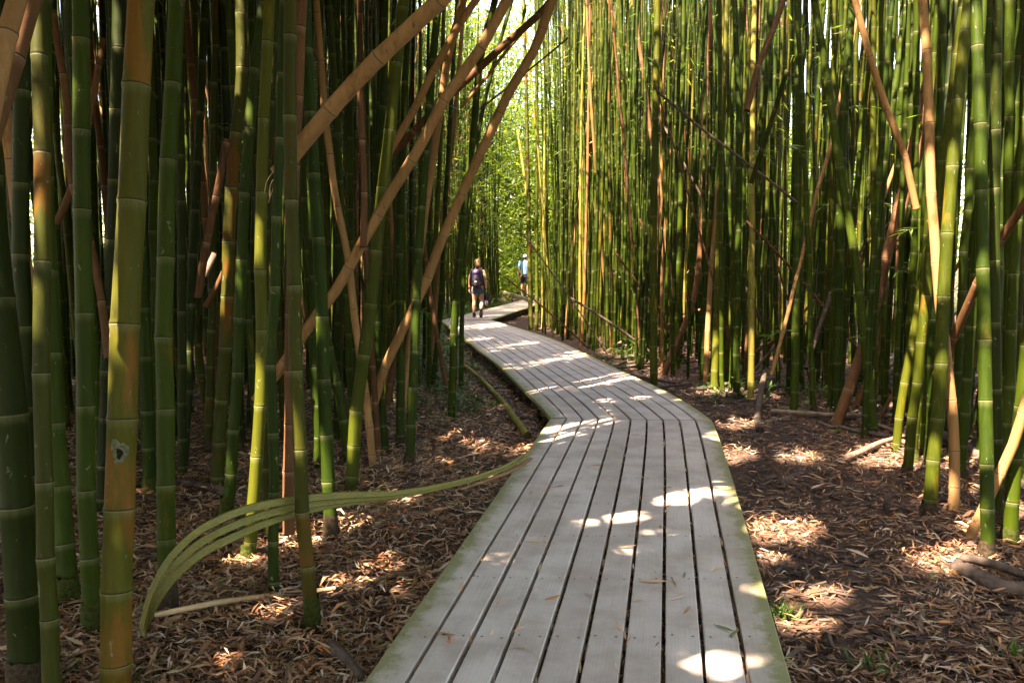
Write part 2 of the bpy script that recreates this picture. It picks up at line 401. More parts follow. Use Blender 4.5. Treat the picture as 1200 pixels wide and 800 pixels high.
# path polygon for keeping plants and litter logic off the boards
def side_at(y, P):
    P = np.asarray(P); o = np.argsort(P[:, 1]); return np.interp(y, P[o, 1], P[o, 0])
PL = np.vstack([A_L, BL, [C_L[1]]]); PR = np.vstack([A_R, BR[:-1], [C_R[0], C_Re]])
def path_l(y): return side_at(y, PL)
def path_r(y): return side_at(y, PR)

# ------------------------------------------------------------------ culms
def catmull(P, n):
    P = np.asarray(P, float)
    if len(P) < 3: return resample(P, n)
    Pe = np.vstack([2 * P[0] - P[1], P, 2 * P[-1] - P[-2]])
    out = []
    for i in range(1, len(Pe) - 2):
        p0, p1, p2, p3 = Pe[i - 1:i + 3]
        for t in np.linspace(0, 1, 12, endpoint=False):
            out.append(0.5 * ((2 * p1) + (-p0 + p2) * t + (2 * p0 - 5 * p1 + 4 * p2 - p3) * t * t + (-p0 + 3 * p1 - 3 * p2 + p3) * t ** 3))
    out.append(P[-1])
    return resample(np.array(out), n)

def culm_arrays(P, r0, taper=0.45, sides=14, spacing=0.36, detail=True, v0=0.0, seed=0, base_tight=True, zig=0.004):
    """P polyline base -> tip. returns V, Q, UV(loop), n"""
    rr = random.Random(seed)
    P = np.asarray(P, float); P = resample(P, max(len(P), 3)); S = np.concatenate([[0], np.cumsum(np.linalg.norm(np.diff(P, axis=0), axis=1))]); LT = S[-1]
    nodes = [0.0]; k = 0
    while nodes[-1] < LT:
        sp = spacing * (rr.uniform(0.85, 1.15)) * (min(1.0, 0.42 + 0.13 * k) if base_tight else 1.0)
        nodes.append(nodes[-1] + sp); k += 1
    st = []     # (s, v, radius factor)
    for i in range(len(nodes) - 1):
        a, b = nodes[i], nodes[i + 1]; ln = b - a
        if detail:
            e = min(0.011, ln * .08)
            st += [(a, i + 0.0, 1.02), (a + e * .35, i + .012, 1.085), (a + e, i + .03, 1.03), (a + 2.2 * e, i + .07, 0.995), (a + ln * .5, i + .5, 0.985), (b - e * 1.6, i + .94, 1.0), (b - e * .5, i + .977, 1.05), (b - e * .06, i + .998, 1.045)]
        else:
            st += [(a, i + 0.0, 1.08), (a + ln * .05, i + .04, 1.0), (a + ln * .96, i + .965, 1.0)]
    st = [q for q in st if q[0] <= LT]
    s = np.array([q[0] for q in st]); v = np.array([q[1] for q in st]) + v0; rf = np.array([q[2] for q in st])
    C = np.stack([np.interp(s, S, P[:, c]) for c in range(3)], -1)
    # slight zigzag at the nodes
    zz = np.array([[rr.gauss(0, zig), rr.gauss(0, zig), 0] for _ in nodes] + [[0, 0, 0]])
    fr = np.interp(s, nodes, np.arange(len(nodes)))
    C = C + np.stack([np.interp(fr, np.arange(len(zz)), zz[:, c]) for c in range(3)], -1)
    rad = r0 * (1 - taper * s / max(LT, 1e-6)) * rf
    T = np.gradient(C, axis=0); T /= np.linalg.norm(T, axis=1)[:, None] + 1e-9
    ref = np.array([0, 1.0, 0]); U = np.cross(T, ref); U /= np.linalg.norm(U, axis=1)[:, None] + 1e-9; W = np.cross(T, U)
    ang = np.linspace(0, 2 * math.pi, sides, endpoint=False)
    V = (C[:, None, :] + rad[:, None, None] * (np.cos(ang)[None, :, None] * U[:, None, :] + np.sin(ang)[None, :, None] * W[:, None, :])).reshape(-1, 3)
    n = len(s); i, j = np.meshgrid(np.arange(n - 1), np.arange(sides), indexing='ij'); i = i.ravel(); j = j.ravel(); j2 = (j + 1) % sides
    Q = np.stack([i * sides + j, i * sides + j2, (i + 1) * sides + j2, (i + 1) * sides + j], -1)
    vv = v.copy()
    # the closing ring of an internode keeps its own v (below the next integer), the next ring starts at the integer: one quad jumps, hidden in the groove
    uvu0 = j / sides; uvu1 = (j + 1) / sides
    va, vb = vv[i], vv[i + 1]
    UV = np.stack([np.stack([uvu0, va], -1), np.stack([uvu1, va], -1), np.stack([uvu1, vb], -1), np.stack([uvu0, vb], -1)], 1).reshape(-1, 2)
    # caps (quads fans approximated by folding the end ring to its centre)
    capV, capQ, capUV = [], [], []
    for ring in (0, n - 1):
        c0 = len(V) + len(capV); capV.append(C[ring])
        for q in range(0, sides, 2):
            a_, b_, d_ = ring * sides + q, ring * sides + (q + 1) % sides, ring * sides + (q + 2) % sides
            capQ.append((c0, d_, b_, a_) if ring == 0 else (c0, a_, b_, d_)); capUV += [(0.5, vv[ring])] * 4
    V = np.vstack([V, capV]); Q = np.vstack([Q, np.array(capQ)]); UV = np.vstack([UV, np.array(capUV)])
    return V, Q, UV, C, rad

def spray_mesh(seed, n=9, size=0.13):
    """a small twig with a fan of narrow leaves"""
    rr = np.random.default_rng(seed)
    V, Q, var = [], [], []
    tw = 0.28
    pts = [np.array([tw * t, 0, 0.05 * t - 0.10 * t * t]) for t in np.linspace(0, 1, 5)]
    for i in range(4):
        b = len(V); a, c = pts[i], pts[i + 1]; w = 0.0022
        for p in (a, c):
            V += [p + (0, w, 0), p + (0, -w, w), p + (0, -w, -w)]
        for k in range(3): Q.append((b + k, b + (k + 1) % 3, b + 3 + (k + 1) % 3, b + 3 + k))
        var += [0.3] * 6
    for i in range(n):
        t = rr.uniform(0.35, 1.0); p = np.array([tw * t, 0, 0.05 * t - .1 * t * t])
        az = rr.uniform(-1.3, 1.3); d = np.array([math.cos(az), math.sin(az), rr.uniform(-.75, .25)]); d /= np.linalg.norm(d)
        s = np.cross(d, [0, 0, 1]); s /= np.linalg.norm(s); nrm = np.cross(s, d); s = s * math.cos(.5) + nrm * rr.uniform(-.5, .5)
        L_ = size * rr.uniform(0.7, 1.25); w = L_ * 0.075; b = len(V); dr = np.array([0, 0, -0.12 * L_])
        V += [p, p + d * L_ * .3 + s * w, p + d * L_ * .3 - s * w, p + d * L_ * .65 + s * w * .8 + dr * .4, p + d * L_ * .65 - s * w * .8 + dr * .4, p + d * L_ + dr]
        Q += [(b, b + 2, b + 1, b), (b + 1, b + 2, b + 4, b + 3), (b + 3, b + 4, b + 5, b + 3)]
        var += [rr.uniform(0.1, 0.95)] * 6
    V = np.array(V)
    bm = bmesh.new(); vv = [bm.verts.new(p) for p in V]
    for q in Q:
        u = list(dict.fromkeys(q))
        try: bm.faces.new([vv[k] for k in u])
        except ValueError: pass
    me = bm_mesh("leaf_spray", bm, M['leaf'])
    a = me.attributes.new("var", 'FLOAT', 'POINT'); a.data.foreach_set("value", np.array(var, dtype=np.float32))
    return me
SPRAYS = [spray_mesh(s, n) for s, n in ((1, 8), (2, 11), (3, 7), (4, 13))]
def add_spray(culm, local, az, sc=1.0, tilt=0.0):
    o = bpy.data.objects.new("leaf_spray", random.choice(SPRAYS)); COL.objects.link(o); o.parent = culm
    o.location = tuple(float(c) for c in local); o.rotation_euler = (random.uniform(-.4, .4), tilt, az); o.scale = (sc, sc, sc)
    return o

def root_base(culm, r, tall, mossy, seed):
    rr = random.Random(seed); bm = bmesh.new(); n = 18; rows = []
    for k, (z, f) in enumerate(((-0.10, 1.55), (0.0, 1.42), (0.03, 1.30), (tall * .5, 1.17), (tall * .8, 1.10), (tall, 1.04))):
        rows.append([bm.verts.new((r * f * (1 + rr.uniform(-.12, .12) * (1.2 - k / 5)) * math.cos(q * 2 * math.pi / n), r * f * (1 + rr.uniform(-.12, .12) * (1.2 - k / 5)) * math.sin(q * 2 * math.pi / n), z + rr.uniform(-.012, .012))) for q in range(n)])
    for a, b in zip(rows, rows[1:]):
        for q in range(n): bm.faces.new((a[q], a[(q + 1) % n], b[(q + 1) % n], b[q]))
    return link("root_base", bm_mesh("root_base", bm, M['moss'] if mossy else M['root'], True), culm)

culm_count = 0
CULM_AXES = []
def hand_culm(label, kind, w, pts, d=None, dend=None, top='grow', roots=None, cat="bamboo", group=None, spacing=None, name="bamboo_culm", sprays=0, taper=None, ext=2.5, bury=0.08):
    """pts: pixels from top to base. depth from the ground contact of the last one unless d is given (depth at base), dend = depth at the top pixel"""
    global culm_count; culm_count += 1
    seed = culm_count
    rr = random.Random(seed * 13)
    pts = list(pts)
    bx, by = pts[-1]
    if d is None:
        b = on_ground(bx, by); d = float((b - CP) @ FW)
    else: b = at_d(bx, by, d)
    if dend is None: dend = d * (1 + rr.uniform(-.05, .05))
    ys = [p[1] for p in pts]; y0, y1 = ys[0], ys[-1]
    W = []
    for x, y in pts[::-1]:
        t = (y - y1) / (y0 - y1) if y0 != y1 else 0
        W.append(at_d(x, y, d + (dend - d) * t))
    W = np.array(W)
    if bury: W = np.vstack([W[0] - (W[1] - W[0]) / np.linalg.norm(W[1] - W[0]) * bury, W])
    if top == 'grow':
        dirv = W[-1] - W[-2]; dirv /= np.linalg.norm(dirv)
        while W[-1][2] < 10.5 and len(W) < 40:
            dirv = dirv * 0.9 + np.array([0, 0, 0.12]); dirv /= np.linalg.norm(dirv)
            W = np.vstack([W, W[-1] + dirv * 1.2])
    elif top == 'ext':
        dirv = W[-1] - W[-2]; dirv /= np.linalg.norm(dirv); W = np.vstack([W, W[-1] + dirv * ext])
    Lw = np.linalg.norm(np.diff(W, axis=0), axis=1).sum()
    P = catmull(W, max(24, int(Lw / 0.08)))
    r = 0.5 * w * (d + dend) / 2 / F
    tp = taper if taper is not None else (0.5 if top == 'grow' else 0.12)
    r0 = r * (1 + 0.1 * tp)
    org = b.copy()
    near = d < 8
    V, Q, UV, C, rad = culm_arrays(P - org, r0, tp, 20 if d < 5 else (14 if d < 10 else 10), spacing or (0.30 + 3.0 * r), True, seed * 7.0, seed, base_tight=(top == 'grow'), zig=0.003 if top == 'grow' else 0.005)
    me = mesh_np(name, V, Q, M[kind], True, UV, np.full(len(V), rr.random()))
    o = link(name, me, None, org); tag(o, label, cat, group)
    if roots: root_base(o, r0, 0.09 + rr.random() * .08, roots == 'moss', seed)
    CULM_AXES.append(P)
    for _ in range(sprays):
        k = rr.randrange(int(len(C) * .1), max(int(len(C) * .1) + 1, int(len(C) * .55)))
        add_spray(o, C[k], rr.uniform(0, 6.28), rr.uniform(.8, 1.3))
    return o, P, r0

H = hand_culm
G1 = "upright bamboo culms in front of the dark thicket"
# ---- the side with the split stalk -------------------------------------------------
H("thick dark green culm, the outermost at the picture's lower corner beside a tan pole", 'dark', 35, [(-24, 150), (-10, 280), (10, 450), (20, 600), (31, 812)], roots='root')
H("slim olive-tan culm with a bright sun flash, right beside the outermost thick culm", 'mixed', 19, [(46, 0), (48, 180), (48, 400), (53, 620), (60, 838)])
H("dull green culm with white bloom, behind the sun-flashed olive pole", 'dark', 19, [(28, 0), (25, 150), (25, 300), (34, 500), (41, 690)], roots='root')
H("green culm with a swollen mossy foot between the tan pole and the straight green one", 'green', 21, [(50, 0), (52, 200), (58, 350), (66, 500), (80, 708)], roots='moss')
H("straight clean green culm one step from the big mottled culm, mossy at the foot", 'green', 20, [(94, 0), (96, 250), (99, 450), (102, 600), (109, 742)], roots='moss', sprays=0)
o, P, r = H("thickest culm, mottled orange and green with a black knot hole in a pale scar", 'mottle', 33, [(166, 0), (156, 200), (146, 400), (139, 600), (135, 818)])
big_culm = o; BIGP = P; BIGR = r
H("green culm half hidden behind the top of the thickest mottled culm", 'dark', 18, [(140, 0), (138, 150), (132, 320), (126, 470), (122, 600)])
H("tall green culm standing where the split stalk springs from the litter", 'green', 20, [(206, 0), (199, 150), (194, 300), (193, 500), (196, 718)], roots='root')
H("short leaning green culm bending away behind the thickest mottled culm", 'green', 15, [(146, 60), (158, 200), (167, 330), (172, 470), (176, 577)], roots='moss')
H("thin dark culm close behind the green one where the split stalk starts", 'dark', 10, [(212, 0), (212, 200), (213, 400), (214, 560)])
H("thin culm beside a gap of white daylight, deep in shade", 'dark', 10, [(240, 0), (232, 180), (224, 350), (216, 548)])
H("slim sunlit culm curving to its foot among dark stems", 'olive', 8, [(228, 100), (226, 300), (234, 420), (240, 470), (250, 510)])
H("mottled culm with two sun flashes near its top, orange lower down", 'mixed', 15, [(283, 0), (283, 100), (272, 210), (266, 350), (261, 450), (254, 572)])
H("pale green culm passing in front of the orange mottled one", 'green', 13, [(308, 0), (296, 100), (287, 220), (280, 380), (274, 500), (266, 610)], roots='moss', sprays=1)
H("green culm with a slanting sun fleck low down, behind the arching split stalk", 'olive', 14, [(316, 0), (308, 150), (306, 300), (307, 420), (299, 560), (291, 657)], roots='moss')
H("green culm scraped silvery grey along one internode", 'green', 12, [(334, 0), (328, 200), (322, 320), (318, 420), (321, 540), (320, 697)])
H("brown-banded culm beside the scraped one, ashen at its middle", 'mixed', 13, [(322, 0), (314, 150), (309, 280), (310, 420), (312, 540), (316, 610)], d=4.9)
H("culm green above and tan below, its foot in the path of the split stalk", 'mixed', 16, [(341, 0), (340, 130), (343, 270), (346, 400), (353, 560), (366, 737)], roots='moss')
H("green culm curving behind the cane that slants off the frame top", 'green', 15, [(357, 0), (365, 150), (375, 330), (379, 450), (385, 550), (388, 632)], roots='root')
H("slender tan culm bowed across the dark stems", 'tan', 9, [(370, 0), (378, 100), (390, 210), (407, 300), (418, 390), (428, 460), (437, 547)])
H("brown rotting culm between the scraped green one and the tan-footed one", 'brown', 13, [(352, 60), (345, 200), (340, 350), (339, 480), (338, 610)], d=4.8)
H("light green culm with a sunlit band and a glowing yellow foot", 'olive', 15, [(474, 0), (461, 110), (447, 230), (437, 330), (424, 430), (416, 500), (412, 578)], roots='moss', sprays=1)
H("thick-set green culm bending in towards the yellow-footed one", 'green', 12, [(352, 160), (364, 300), (385, 410), (400, 470), (409, 545)], top='grow')
H("dark green culm rising straight through the litter edge with a flared foot", 'green', 10, [(478, 0), (473, 150), (468, 300), (469, 420), (469, 523)], roots='root', sprays=1)
H("olive green culm crossing in front of the leaning canes, foot near a grey stick", 'green', 10.5, [(514, 0), (506, 80), (495, 240), (488, 350), (484, 450), (480, 545)], roots='root')
H("green culm nearest the planks, leaning over the curve", 'green', 9, [(580, 0), (563, 70), (555, 150), (543, 260), (534, 360), (529, 492)])
H("thin green culm beside the planks behind the leaning one", 'green', 5.5, [(600, 0), (580, 70), (560, 160), (547, 270), (542, 350), (540, 456)])
H("reddish brown thin cane leaning by the planks with its foot in grass", 'brown', 5.5, [(492, 200), (498, 300), (508, 370), (516, 415), (523, 452)], d=10.5, top='none')
H("slim pale tan culm behind the crossing canes", 'tan', 6, [(541, 40), (532, 150), (520, 245), (513, 330), (506, 400), (502, 436)])
H("thin brown culm beside the bowed tan one", 'brown', 7, [(425, 150), (428, 260), (433, 370), (440, 470), (443, 537)])
H("green culm with its foot between brown canes", 'green', 8.5, [(452, 0), (446, 150), (440, 300), (443, 400), (452, 530)])
H("yellow-green thin culm beside the grassy edge of the planks", 'olive', 6, [(520, 0), (517, 150), (510, 280), (504, 380), (503, 450)])
H("dull green culm with grass at its foot behind the yellow-green one", 'green', 6, [(536, 0), (528, 130), (521, 260), (516, 360), (507, 452)])
H("thick brown cane fanning out at the foot of the crossing canes", 'brown', 8, [(470, 330), (468, 400), (458, 440), (452, 482)], d=9.3, top='none')
for i, (lab, k, w, pts) in enumerate([
    ("grey-brown dead cane slanting behind the straight green culm near the tan pole", 'brown', 9, [(61, 0), (68, 60), (79, 130), (83, 200), (110, 300), (128, 420)]),
    ("brown cane crossing behind two green culms", 'brown', 8, [(123, 40), (110, 110), (90, 200), (66, 265)]),
    ("rusty cane leaning in the dark behind thin stems", 'brown', 9, [(272, 140), (256, 220), (240, 300), (232, 350)]),
    ("grey broken cane propped across the dark stems", 'grey', 7, [(262, 275), (250, 300), (240, 325)]),
    ("tan cane stub slanting in the shadow beside the orange mottled culm", 'brown', 7, [(276, 290), (258, 330), (240, 360)]),
]):
    H(lab, k, w, pts, d=5.2 + 0.2 * i, top='none', bury=0)
H("brown cane leaning in across the top corner", 'brown', 24, [(60, -70), (30, 15), (8, 90), (-24, 190)], d=2.7, dend=2.9, top='ext', ext=.6, bury=0)
H("tan-orange cane leaning across the picture's top corner", 'tan', 22, [(40, -60), (16, 20), (0, 90), (-14, 160)], d=2.5, dend=2.7, top='ext', ext=.6, bury=0)
GC = "long dry canes leaning over the boardwalk"
H("thickest leaning tan cane, nearest, its torn end hanging loose in the culms", 'tan', 20, [(560, -46), (515, 0), (420, 92), (350, 172), (324, 204)], d=4.15, dend=3.7, top='ext', ext=1.2, cat="dry cane", name="dry_cane", bury=0)
H("middle leaning tan cane, running low behind the green culms at its lower end", 'tan', 13, [(600, -10), (594, 0), (558, 62), (520, 118), (491, 176), (455, 232), (425, 285), (395, 340), (365, 377), (340, 415), (300, 470)], d=5.6, dend=5.2, top='ext', ext=2, cat="dry cane", name="dry_cane", bury=0)
H("tan-brown leaning cane crossing the open gap nearest the walkers", 'tan', 11.5, [(648, -5), (625, 60), (597, 107), (568, 170), (540, 230), (515, 285), (498, 330), (482, 365), (465, 400), (450, 432), (436, 480)], d=7.2, dend=6.4, top='ext', ext=2, cat="dry cane", name="dry_cane", bury=0)
H("flatter brown cane with a white sun spot, behind the two long leaning ones", 'brown', 9, [(656, -8), (620, 28), (570, 72), (540, 100), (508, 130), (475, 165), (450, 190)], d=6.9, dend=6.9, top='ext', ext=2, cat="dry cane", name="dry_cane", bury=0)
H("thin tan cane running parallel below the flatter brown one", 'tan', 4, [(640, 5), (613, 36), (590, 64), (565, 96), (540, 126)], d=8, dend=8, top='ext', ext=1, cat="dry cane", name="dry_cane", bury=0)
H("very thin straight twig-like cane crossing the bright gap", 'brown', 2.4, [(667, 44), (640, 66), (610, 90), (563, 128)], d=9, dend=9, top='none', cat="dry cane", name="dry_cane", bury=0)
H("tan cane leaning up between the thickest and middle leaning canes", 'tan', 9, [(563, -8), (540, 26), (512, 78), (493, 115), (478, 142), (455, 180)], d=6.3, dend=6.3, top='ext', ext=2, cat="dry cane", name="dry_cane", bury=0)
H("steep tan culm crossed by the middle leaning cane", 'tan', 10, [(543, 0), (526, 65), (515, 130), (505, 200), (493, 290), (484, 370), (472, 470)], d=7.6, top='ext', ext=2.5, cat="dry cane", name="dry_cane")
H("brown dry culm hung among green ones below the thickest cane", 'brown', 8, [(420, 95), (424, 150), (426, 220), (428, 290)], d=5.4, top='none', bury=0, cat="dry cane", name="dry_cane")
# ---- the far wall of culms, across the boards ---------------------------------------
H("pale green culm before the wall, beside a rotten log, sunlit in the middle", 'green', 14.5, [(1144, -20), (1147, 100), (1152, 300), (1155, 480), (1156, 658)], roots='root')
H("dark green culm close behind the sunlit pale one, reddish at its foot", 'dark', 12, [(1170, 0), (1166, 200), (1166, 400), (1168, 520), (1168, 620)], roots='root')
H("sturdy green culm with a yellow-brown internode and a sprouting foot", 'olive', 14.5, [(1136, -5), (1125, 100), (1117, 180), (1106, 340), (1100, 480), (1088, 603)], roots='root')
o, P, r = H("kinked tan culm with a burnt-white sun patch at its middle", 'tan', 11.5, [(1080, -10), (1084, 40), (1090, 150), (1090, 220), (1096, 290), (1100, 350), (1110, 430), (1117, 500), (1118, 598)], spacing=.5)
H("brown cane leaning steeply across the sunlit pale culm", 'brown', 10, [(1225, 205), (1200, 242), (1160, 305), (1128, 370), (1112, 405), (1098, 440)], d=5.75, dend=4.8, top='ext', ext=.8, bury=0)
H("long reddish brown cane leaning back from the litter, thickest of the leaning pair", 'brown', 12.5, [(1112, -10), (1095, 60), (1075, 150), (1056, 230), (1040, 300), (1020, 380), (1000, 440), (978, 505)], top='ext', roots=None)
H("thinner brown cane leaning beside the thick reddish one", 'brown', 8, [(1075, 190), (1058, 250), (1045, 330), (1025, 420), (1003, 478)], top='ext')
H("broken tan cane hanging askew from the top of the wall", 'tan', 8, [(1000, -8), (1020, 70), (1040, 125), (1055, 170), (1075, 245)], d=5.6, top='ext', ext=1, bury=0)
H("green culm slanting the opposite way to its neighbours, crossing by the leaning brown pair", 'green', 10, [(954, 0), (968, 80), (980, 170), (990, 230), (1003, 310), (1015, 410), (1024, 510)], sprays=1)
H("stout green culm just behind the foot of the thick reddish cane", 'green', 11, [(999, 0), (988, 150), (984, 300), (979, 482)])
H("stout dark green culm with its foot at the fallen grey stick", 'green', 9, [(934, -5), (936, 150), (934, 300), (930, 484)], sprays=1)
H("yellow-tan culm glowing in the sun beside the boards' outer bend", 'gold', 7.5, [(884, 0), (882, 150), (881, 300), (880, 470)])
H("dark green culm beside the glowing yellow one", 'green', 8, [(861, 0), (866, 150), (865, 300), (863, 467)])
H("snapped tan culm with a dark splintered top and a bright foot", 'tan', 6.5, [(841, 212), (838, 260), (833, 320), (830, 370), (827, 452)], top='none', taper=.2)
H("reddish brown culm bending to its foot beyond the boards' bend", 'brown', 7.5, [(835, -5), (828, 90), (825, 180), (822, 275), (815, 340), (797, 395), (777, 440)], top='ext')
H("orange-brown cane leaning high in the pale stems", 'brown', 5, [(740, -5), (752, 70), (762, 150), (770, 210), (780, 280), (786, 335), (788, 425)], top='ext')
H("olive culm at the very edge of the boards' outer bend", 'olive', 9, [(771, 0), (768, 150), (766, 300), (766, 455)])
H("culm with a pale sunlit lower half at the litter edge", 'olive', 8.5, [(852, -5), (846, 150), (842, 300), (837, 459)])
H("dull green culm one in from the olive edge culm", 'green', 7, [(801, 0), (799, 150), (796, 300), (793, 432)])
H("green culm curving behind the broken hanging cane", 'green', 9, [(1063, -5), (1052, 80), (1040, 160), (1031, 240), (1022, 340), (1012, 472)])
H("dark culm between the kinked tan culm and the sturdy one", 'dark', 10, [(1122, -5), (1110, 110), (1101, 220), (1098, 350), (1096, 530)])
H("culm whose foot leans through a strong sun patch", 'olive', 9.5, [(1100, 60), (1092, 200), (1083, 320), (1067, 410), (1058, 460), (1049, 528)], roots=None)
H("darker culm beside the one leaning through the sun patch", 'green', 10.5, [(1128, 0), (1112, 170), (1098, 320), (1085, 420), (1075, 525)])
H("dry tan cane propped against the wall by the right picture edge", 'tan', 12, [(1240, 370), (1205, 460), (1182, 535), (1135, 630)], d=4.85, dend=4.6, top='ext', ext=.6, bury=0)
H("dark green culm at the edge of the picture behind the propped cane", 'dark', 11, [(1192, 0), (1189, 200), (1187, 350), (1187, 505)])
H("grey slanting cane standing in deep shade behind the stout culms", 'grey', 5.5, [(984, 315), (972, 350), (957, 395), (945, 432)], d=9.2, top='none', bury=0)
H("orange thin cane leaning among the dark green stems", 'tan', 4.6, [(983, 120), (970, 180), (953, 245), (940, 300), (922, 370), (905, 440)], d=8.8, top='ext', bury=0)
H("dark brown cane crossing high in the wall", 'brown', 7, [(922, -10), (904, 40), (890, 75), (875, 130)], d=7.0, top='ext', bury=0)
H("dark thin cane slanting up through the stems to a leafy twig", 'dark', 6, [(924, 80), (910, 120), (895, 170), (880, 215)], d=7.4, top='none', bury=0, sprays=2)
H("slim dark dead branch slanting down across the sunlit stems", 'grey', 3.4, [(757, 97), (790, 124), (820, 150), (850, 172), (885, 200), (935, 238)], d=8.6, top='none', bury=0, cat="branch", name="dead_branch")
H("bleached sun-struck pole at the end of the wall of culms", 'gold', 3.2, [(606, 150), (612, 190), (620, 240)], d=22, top='none', bury=0)

H("orange-lit culm at the very end of the wall, hiding half the man", 'mixed', 5.5, [(614, 0), (617, 120), (619, 240), (622, 386)])
H("slim olive culm second from the end of the wall beside the man", 'olive', 4.5, [(630, 0), (629, 200), (629, 386)])
H("slim pale culm third from the end of the wall beside the man", 'gold', 4, [(642, 0), (638, 200), (636, 384)])
# knot scar on the thickest culm
def knot_scar():
    i = int(np.argmin([abs(project(p)[1] - 534) + (0 if True else 0) for p in BIGP])); c = BIGP[i]; rad = BIGR * 0.98
    for nm, w, h, mat, off in (("knot_scar", .030, .055, M['scarpale'], .0015), ("knot_hole", .012, .026, M['scardark'], .004)):
        bm = bmesh.new(); n = 20; rr = random.Random(5)
        ctr = math.radians(-90 + 22)
        ring = []
        rows = []
        for k in range(5):
            f = k / 4.0; row = []
            for q in range(n):
                a = q * 2 * math.pi / n; jit = 1 + 0.22 * math.sin(3 * a + 1) * f + rr.uniform(-.1, .1) * f
                du = w * f * jit * math.cos(a); dv = h * f * jit * math.sin(a); th = ctr + du / rad
                rr_ = rad + off * (1 - f ** 3) + (0.0006)
                row.append(bm.verts.new((c[0] + rr_ * math.cos(th), c[1] + rr_ * math.sin(th), c[2] + dv)))
            rows.append(row)
        for a_, b_ in zip(rows, rows[1:]):
            for q in range(n):
                try: bm.faces.new((a_[q], a_[(q + 1) % n], b_[(q + 1) % n], b_[q]))
                except ValueError: pass
        bmesh.ops.remove_doubles(bm, verts=bm.verts, dist=1e-5)
        bmesh.ops.translate(bm, verts=bm.verts, vec=tuple(-c_ for c_ in big_culm.location))
        yield nm, bm_mesh(nm, bm, mat, True)
_ks = list(knot_scar()); _s = link(_ks[0][0], _ks[0][1], big_culm); link(_ks[1][0], _ks[1][1], _s)

# ------------------------------------------------------------------ the thicket: copies of a few culms, then one mass
def grown_path(seed, H_=11.5):
    rr = random.Random(seed); a = rr.uniform(0, 6.28); b = rr.uniform(0.1, .75); c = rr.uniform(0, 6.28); dgt = rr.uniform(0, .12)
    P = []
    for z in np.linspace(-0.1, H_, 60):
        t = max(0.0, z / H_)
        P.append((b * t ** 2.2 * math.cos(a) + dgt * math.sin(2.6 * t + c) * t, b * t ** 2.2 * math.sin(a) + dgt * math.cos(2.1 * t + c) * t, z))
    return np.array(P)
VARIANTS = {}
def variant(kind, k):
    if (kind, k) not in VARIANTS:
        V, Q, UV, C, rad = culm_arrays(grown_path(k * 31 + 5), 0.034, 0.45, 10, 0.37, True, k * 40.0, k + 900)
        VARIANTS[(kind, k)] = (mesh_np("bamboo_culm", V, Q, M[kind], True, UV, np.full(len(V), (k * .37) % 1)), C)
    return VARIANTS[(kind, k)]

RF = np.array([(2.75, 4.2), (3.0, 6.0), (3.3, 8.0), (2.7, 9.6), (2.1, 12.4), (1.35, 16.5), (0.72, 19.5), (0.50, 21.5), (1.0, 24.0), (1.6, 27.5), (3.0, 34.0), (4.5, 40)])
LF = np.array([(-2.6, 3.3), (-2.1, 4.4), (-1.55, 6.2), (-1.15, 8.5), (-1.0, 10.8), (-1.75, 14.0), (-2.45, 17.5), (-2.6, 21.5), (-2.2, 23.5), (-0.35, 33.5), (-.6, 40)])
def rfront(y): return np.interp(y, RF[:, 1], RF[:, 0])
def lfront(y): return np.interp(y, LF[:, 1], LF[:, 0])
cand = []
grid = {}
def free(x, y, dmin):
    gx, gy = int(x / .4), int(y / .4)
    for i in range(gx - 1, gx + 2):
        for j in range(gy - 1, gy + 2):
            for (a, b) in grid.get((i, j), ()):
                if (a - x) ** 2 + (b - y) ** 2 < dmin * dmin: return False
    return True
def occupy(x, y): grid.setdefault((int(x / .4), int(y / .4)), []).append((x, y))
for P in CULM_AXES: occupy(P[1][0], P[1][1])
rr = random.Random(3)
# right-hand wall of culms
for _ in range(9000):
    y = rr.uniform(4.4, 36); x = rr.uniform(0.4, 17)
    if x < rfront(y) + 0.05: continue
    depth_in = x - rfront(y)
    if x > 0.72 * y + 1.2: continue
    dens = 1.0 if y > 6 else 0.8
    if depth_in > (7.0 if y < 8 else 5.2 if y < 22 else 7): continue
    if rr.random() > dens * (1 if depth_in < 5 else .55): continue
    if not free(x, y, 0.19 if y > 12 else .21): continue
    occupy(x, y); cand.append((x, y, 'r', depth_in))
nR = len(cand)
for _ in range(9000):
    y = rr.uniform(4.3, 36); x = rr.uniform(-15, 0.2)
    if x > lfront(y) - 0.05: continue
    depth_in = lfront(y) - x
    if x < -0.72 * y - 1.2 or depth_in > 7.2: continue
    if rr.random() > (0.75 if y < 8 else (.7 if depth_in < 5 else .45)): continue
    if not free(x, y, 0.21): continue
    occupy(x, y); cand.append((x, y, 'l', depth_in))
def size_key(c):
    d = c[1]; return d + 0.6 * c[3]
cand.sort(key=size_key)
def pick_kind(side, y, rr):
    u = rr.random()
    if side == 'r':
        return 'green' if u < .56 else 'olive' if u < .74 else 'dark' if u < .86 else 'mixed' if u < .92 else 'gold' if u < .935 else 'tan' if u < .97 else 'brown'
    return 'green' if u < .52 else 'dark' if u < .66 else 'olive' if u < .80 else 'mixed' if u < .87 else 'tan' if u < .93 else 'brown'
SHADE = {'green': 'green', 'dark': 'dark green', 'olive': 'olive-yellow', 'mixed': 'mottled brown-green', 'tan': 'dry tan', 'brown': 'dry brown', 'gold': 'golden'}
def zone(x, y, side):
    if side == 'r':
        if y < 9: return "in the thick of the wall behind the leaning reddish canes"
        if y < 15: return "in the wall of culms beyond the boards' outer bend"
        return "in the sunlit far end of the wall of culms"
    if y < 7: return "in the dark thicket behind the arching split stalk"
    if y < 13: return "in the dark thicket under the crossing leaning canes"
    return "in the far thicket that the woman walks beside"
N_IND = 296 - culm_count
